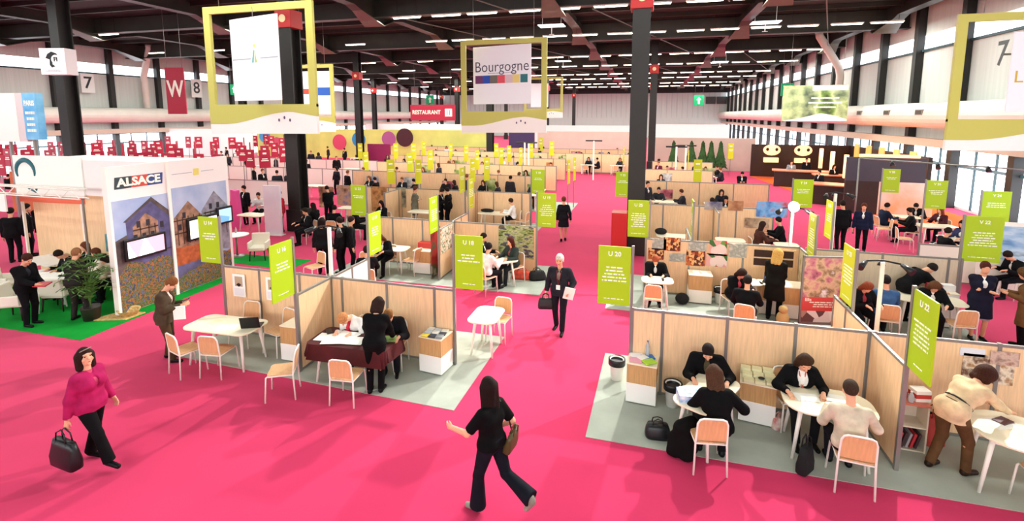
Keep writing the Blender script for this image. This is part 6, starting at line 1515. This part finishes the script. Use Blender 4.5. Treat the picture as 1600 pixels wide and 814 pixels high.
# white lamp masts far back
def mk_mast():
    e = empty('spotlight_mast'); MB().bb(-.05, .05, -.05, .05, 0, 2.9).build('mast', WHITE, e); MB().tube([(-.6, 0, 2.9), (.6, 0, 2.9)], .05, 5).build('lamp_head', BLACKP, e); return e
for px_, py_ in ((928, 222), (1057, 232), (1072, 230), (820, 225), (826, 225)):
    p = at(px_, py_, 2.8)
    if p[1] > 70: continue
    e = proto('mast', mk_mast); e.location = (p[0], p[1], 0); tag(e, 'slim white spotlight mast in the far rows', 'lamp', 'white spotlight masts of the far rows')
# coloured hall dividers far back
def board(name, px0, px1, ztop, Y, m, label, z0=0, cat='wall'):
    a, b = atY(px0, 200, Y)[0], atY(px1, 200, Y)[0]
    e = empty(name, ((a+b)/2, Y, 0), 0, label, cat); MB().bb(-(b-a)/2, (b-a)/2, 0, .2, z0, ztop).build('panel', m, e); e['w'] = b-a; return e
YG = mat('yellow_green_wall', 'd8d878', .6, noise=.12, scale=.5)
e = board('coloured_wall', 400, 765, 3.2, 48.8, YG, 'pale yellow-green wall with coloured discs behind the left rows')
for i, (px_, py_, c, r, lb) in enumerate(((413, 213, '3a9ad0', .9, ''), (560, 218, '2a8ac0', 1.0, ''), (530, 222, 'd84a6a', 1.05, ''), (607, 217, 'b05a90', 1.0, ''), (632, 215, '4a2028', 1.2, ''), (432, 222, 'd8506a', .7, ''))):
    p = atY(px_, py_, 48.7); MB().lathe((0, 0, 0), [(r*.82, 0), (r*.82, .06)], 24).build('coloured_disc', mat('disc_'+c, c, .5), e, loc=(p[0]-e.location.x, -.02, min(p[2], 3.0))).rotation_euler = (PI/2, 0, 0)
e = board('crowd_board', 573, 608, 1.9, 44.5, mat('magenta_dark', '8a1c50', .6), 'dark magenta counter front below the coloured discs')
board('violet_wall', 795, 835, 3.0, 52, mat('violet_wall', '3c2c5a', .5), 'dark violet stand wall under the Bourgogne frame')
board('dark_stand', 727, 770, 3.1, 53, DB, 'dark brown stand with a pale doorway under the Bourgogne frame')
board('doorway', 738, 758, 2.6, 52.8, mat('doorway_pale', 'c8d0e4', .5), 'pale doorway in the dark brown stand', cat='door')
PKW = mat('pinkish_beige_wall', 'd9bfb2', .6, noise=.05, scale=1)
board('stand_wall', 840, 1008, 3.0, 54, PKW, 'long beige-pink stand wall left of the tall column')
board('stand_wall', 1012, 1182, 2.8, 46, PKW, 'long beige-pink stand wall right of the tall column')
TREE = mat('conifer_green', '2f5224', .8, noise=.4, scale=3)
for i, px_ in enumerate((1054, 1082, 1100, 1113, 1128)):
    p = at(px_, 262)
    e = empty('small_conifer', (atY(px_, 200, 43.5)[0], 43.5, 0), 0, ['leftmost', 'second', 'middle', 'fourth', 'rightmost'][i]+' small conifer in front of the beige-pink wall', 'tree', None)
    m = MB(); rr = random.Random(i)
    for q in range(90):
        z = .5+q/90*2.0; R = (.62 if i != 1 else .7)*(1-q/100); a = q*2.4
        c = Vector((math.cos(a)*R*.6, math.sin(a)*R*.6, z)); t = Vector((math.cos(a)*R, math.sin(a)*R, z-.12)); s = Vector((-math.sin(a), math.cos(a), 0))*.16
        m.add([c+s, c-s, t, c+Vector((0, 0, .25))], [(0, 1, 2), (0, 3, 1), (0, 2, 3), (1, 3, 2)])
    tag(m.build('foliage', TREE, e), kind='stuff'); MB().tube([(0, 0, 0), (0, 0, 2.3)], [.07, .02], 6).build('trunk', DB, e)
# white bright catering stands at the very back
WB = mat('white_stand_wall', 'f2f2ee', .6)
board('white_stand', 640, 730, 3.6, 60, WB, 'bright white stand block beneath the RESTAURANT sign')
board('white_stand', 830, 1010, 3.4, 66, WB, 'bright white stand block at the far end, left of the tall column')
board('white_stand', 1015, 1140, 3.6, 66, WB, 'bright white stand block at the far end, right of the tall column')
board('white_stand', 250, 392, 3.4, 40, WB, 'bright white stand block behind the crimson boards, far left')
board('white_stand', 572, 640, 3.4, 70, WB, 'bright white stand block far behind the coloured discs')
# mezzanine figures (dark statues on top of the white block)
for i, px_ in enumerate((862, 925, 952, 1030, 1040, 1052, 1064, 1072, 1086)):
    x = atY(px_, 200, 65)[0]; farp(x, 65.2, 'fa', r_.uniform(0, 360), 'dark figure standing in front of the white stand block at the far end', 'dark figures at the far white block')[0].location.z = 0
# orange wall and visitors far left
board('orange_wall', 5, 62, 2.0, 17.0, mat('orange_wood_wall', 'c8683c', .6, noise=.2, scale=2), 'orange wooden stand wall behind the lattice truss, far left')
for i, (px_, py_) in enumerate(((12, 275), (22, 272), (28, 280), (40, 285))):
    sitter(px_, py_, 'msit', 40*i, ['leftmost', 'second', 'third', 'rightmost'][i]+' dark figure seated in front of the orange wall', seat=False)
x, y = at(36, 310)[:2]; chair(x, y, 20, 'white-backed chair in front of the orange wall, far left')
for i in range(60):
    X = r_.uniform(-40, -15.5); Y = r_.uniform(19.5, 44)
    q = (X*_r[0]+Y*_r[1]); zf = X*_f[0]+Y*_f[1]; px = CX+FPX*q/zf
    if px < 0 or px > 560 or nearcol(X, Y) or nearcol(X+.9, Y+.5, 1.2) or any(abs(Y-b) < .6 or abs(Y+.5-b) < .5 for b in (22, 28, 34)): continue
    farp(X, Y, r_.choice(('fa', 'fd', 'fa')), r_.uniform(0, 360), 'visitor standing among the crimson boards of the left zone', 'visitors of the left zone')
    if i % 2:
        e = proto('ftable', mk_ftable); e.location = (X+.9, Y+.5, 0); tag(e, 'white table among the crimson boards of the left zone', 'table', 'white tables of the left zone')
for j, (Y, a, b) in enumerate(((22, -30, -18), (28, -40, -17), (34, -44, -20))):
    panel_wall((a, Y), (b, Y), '%s low white partition among the crimson boards' % ['nearest', 'middle', 'farthest'][j], first=1.5, step=1.5, H=1.3, m=mat('white_laminate', 'ece7dc', .5))
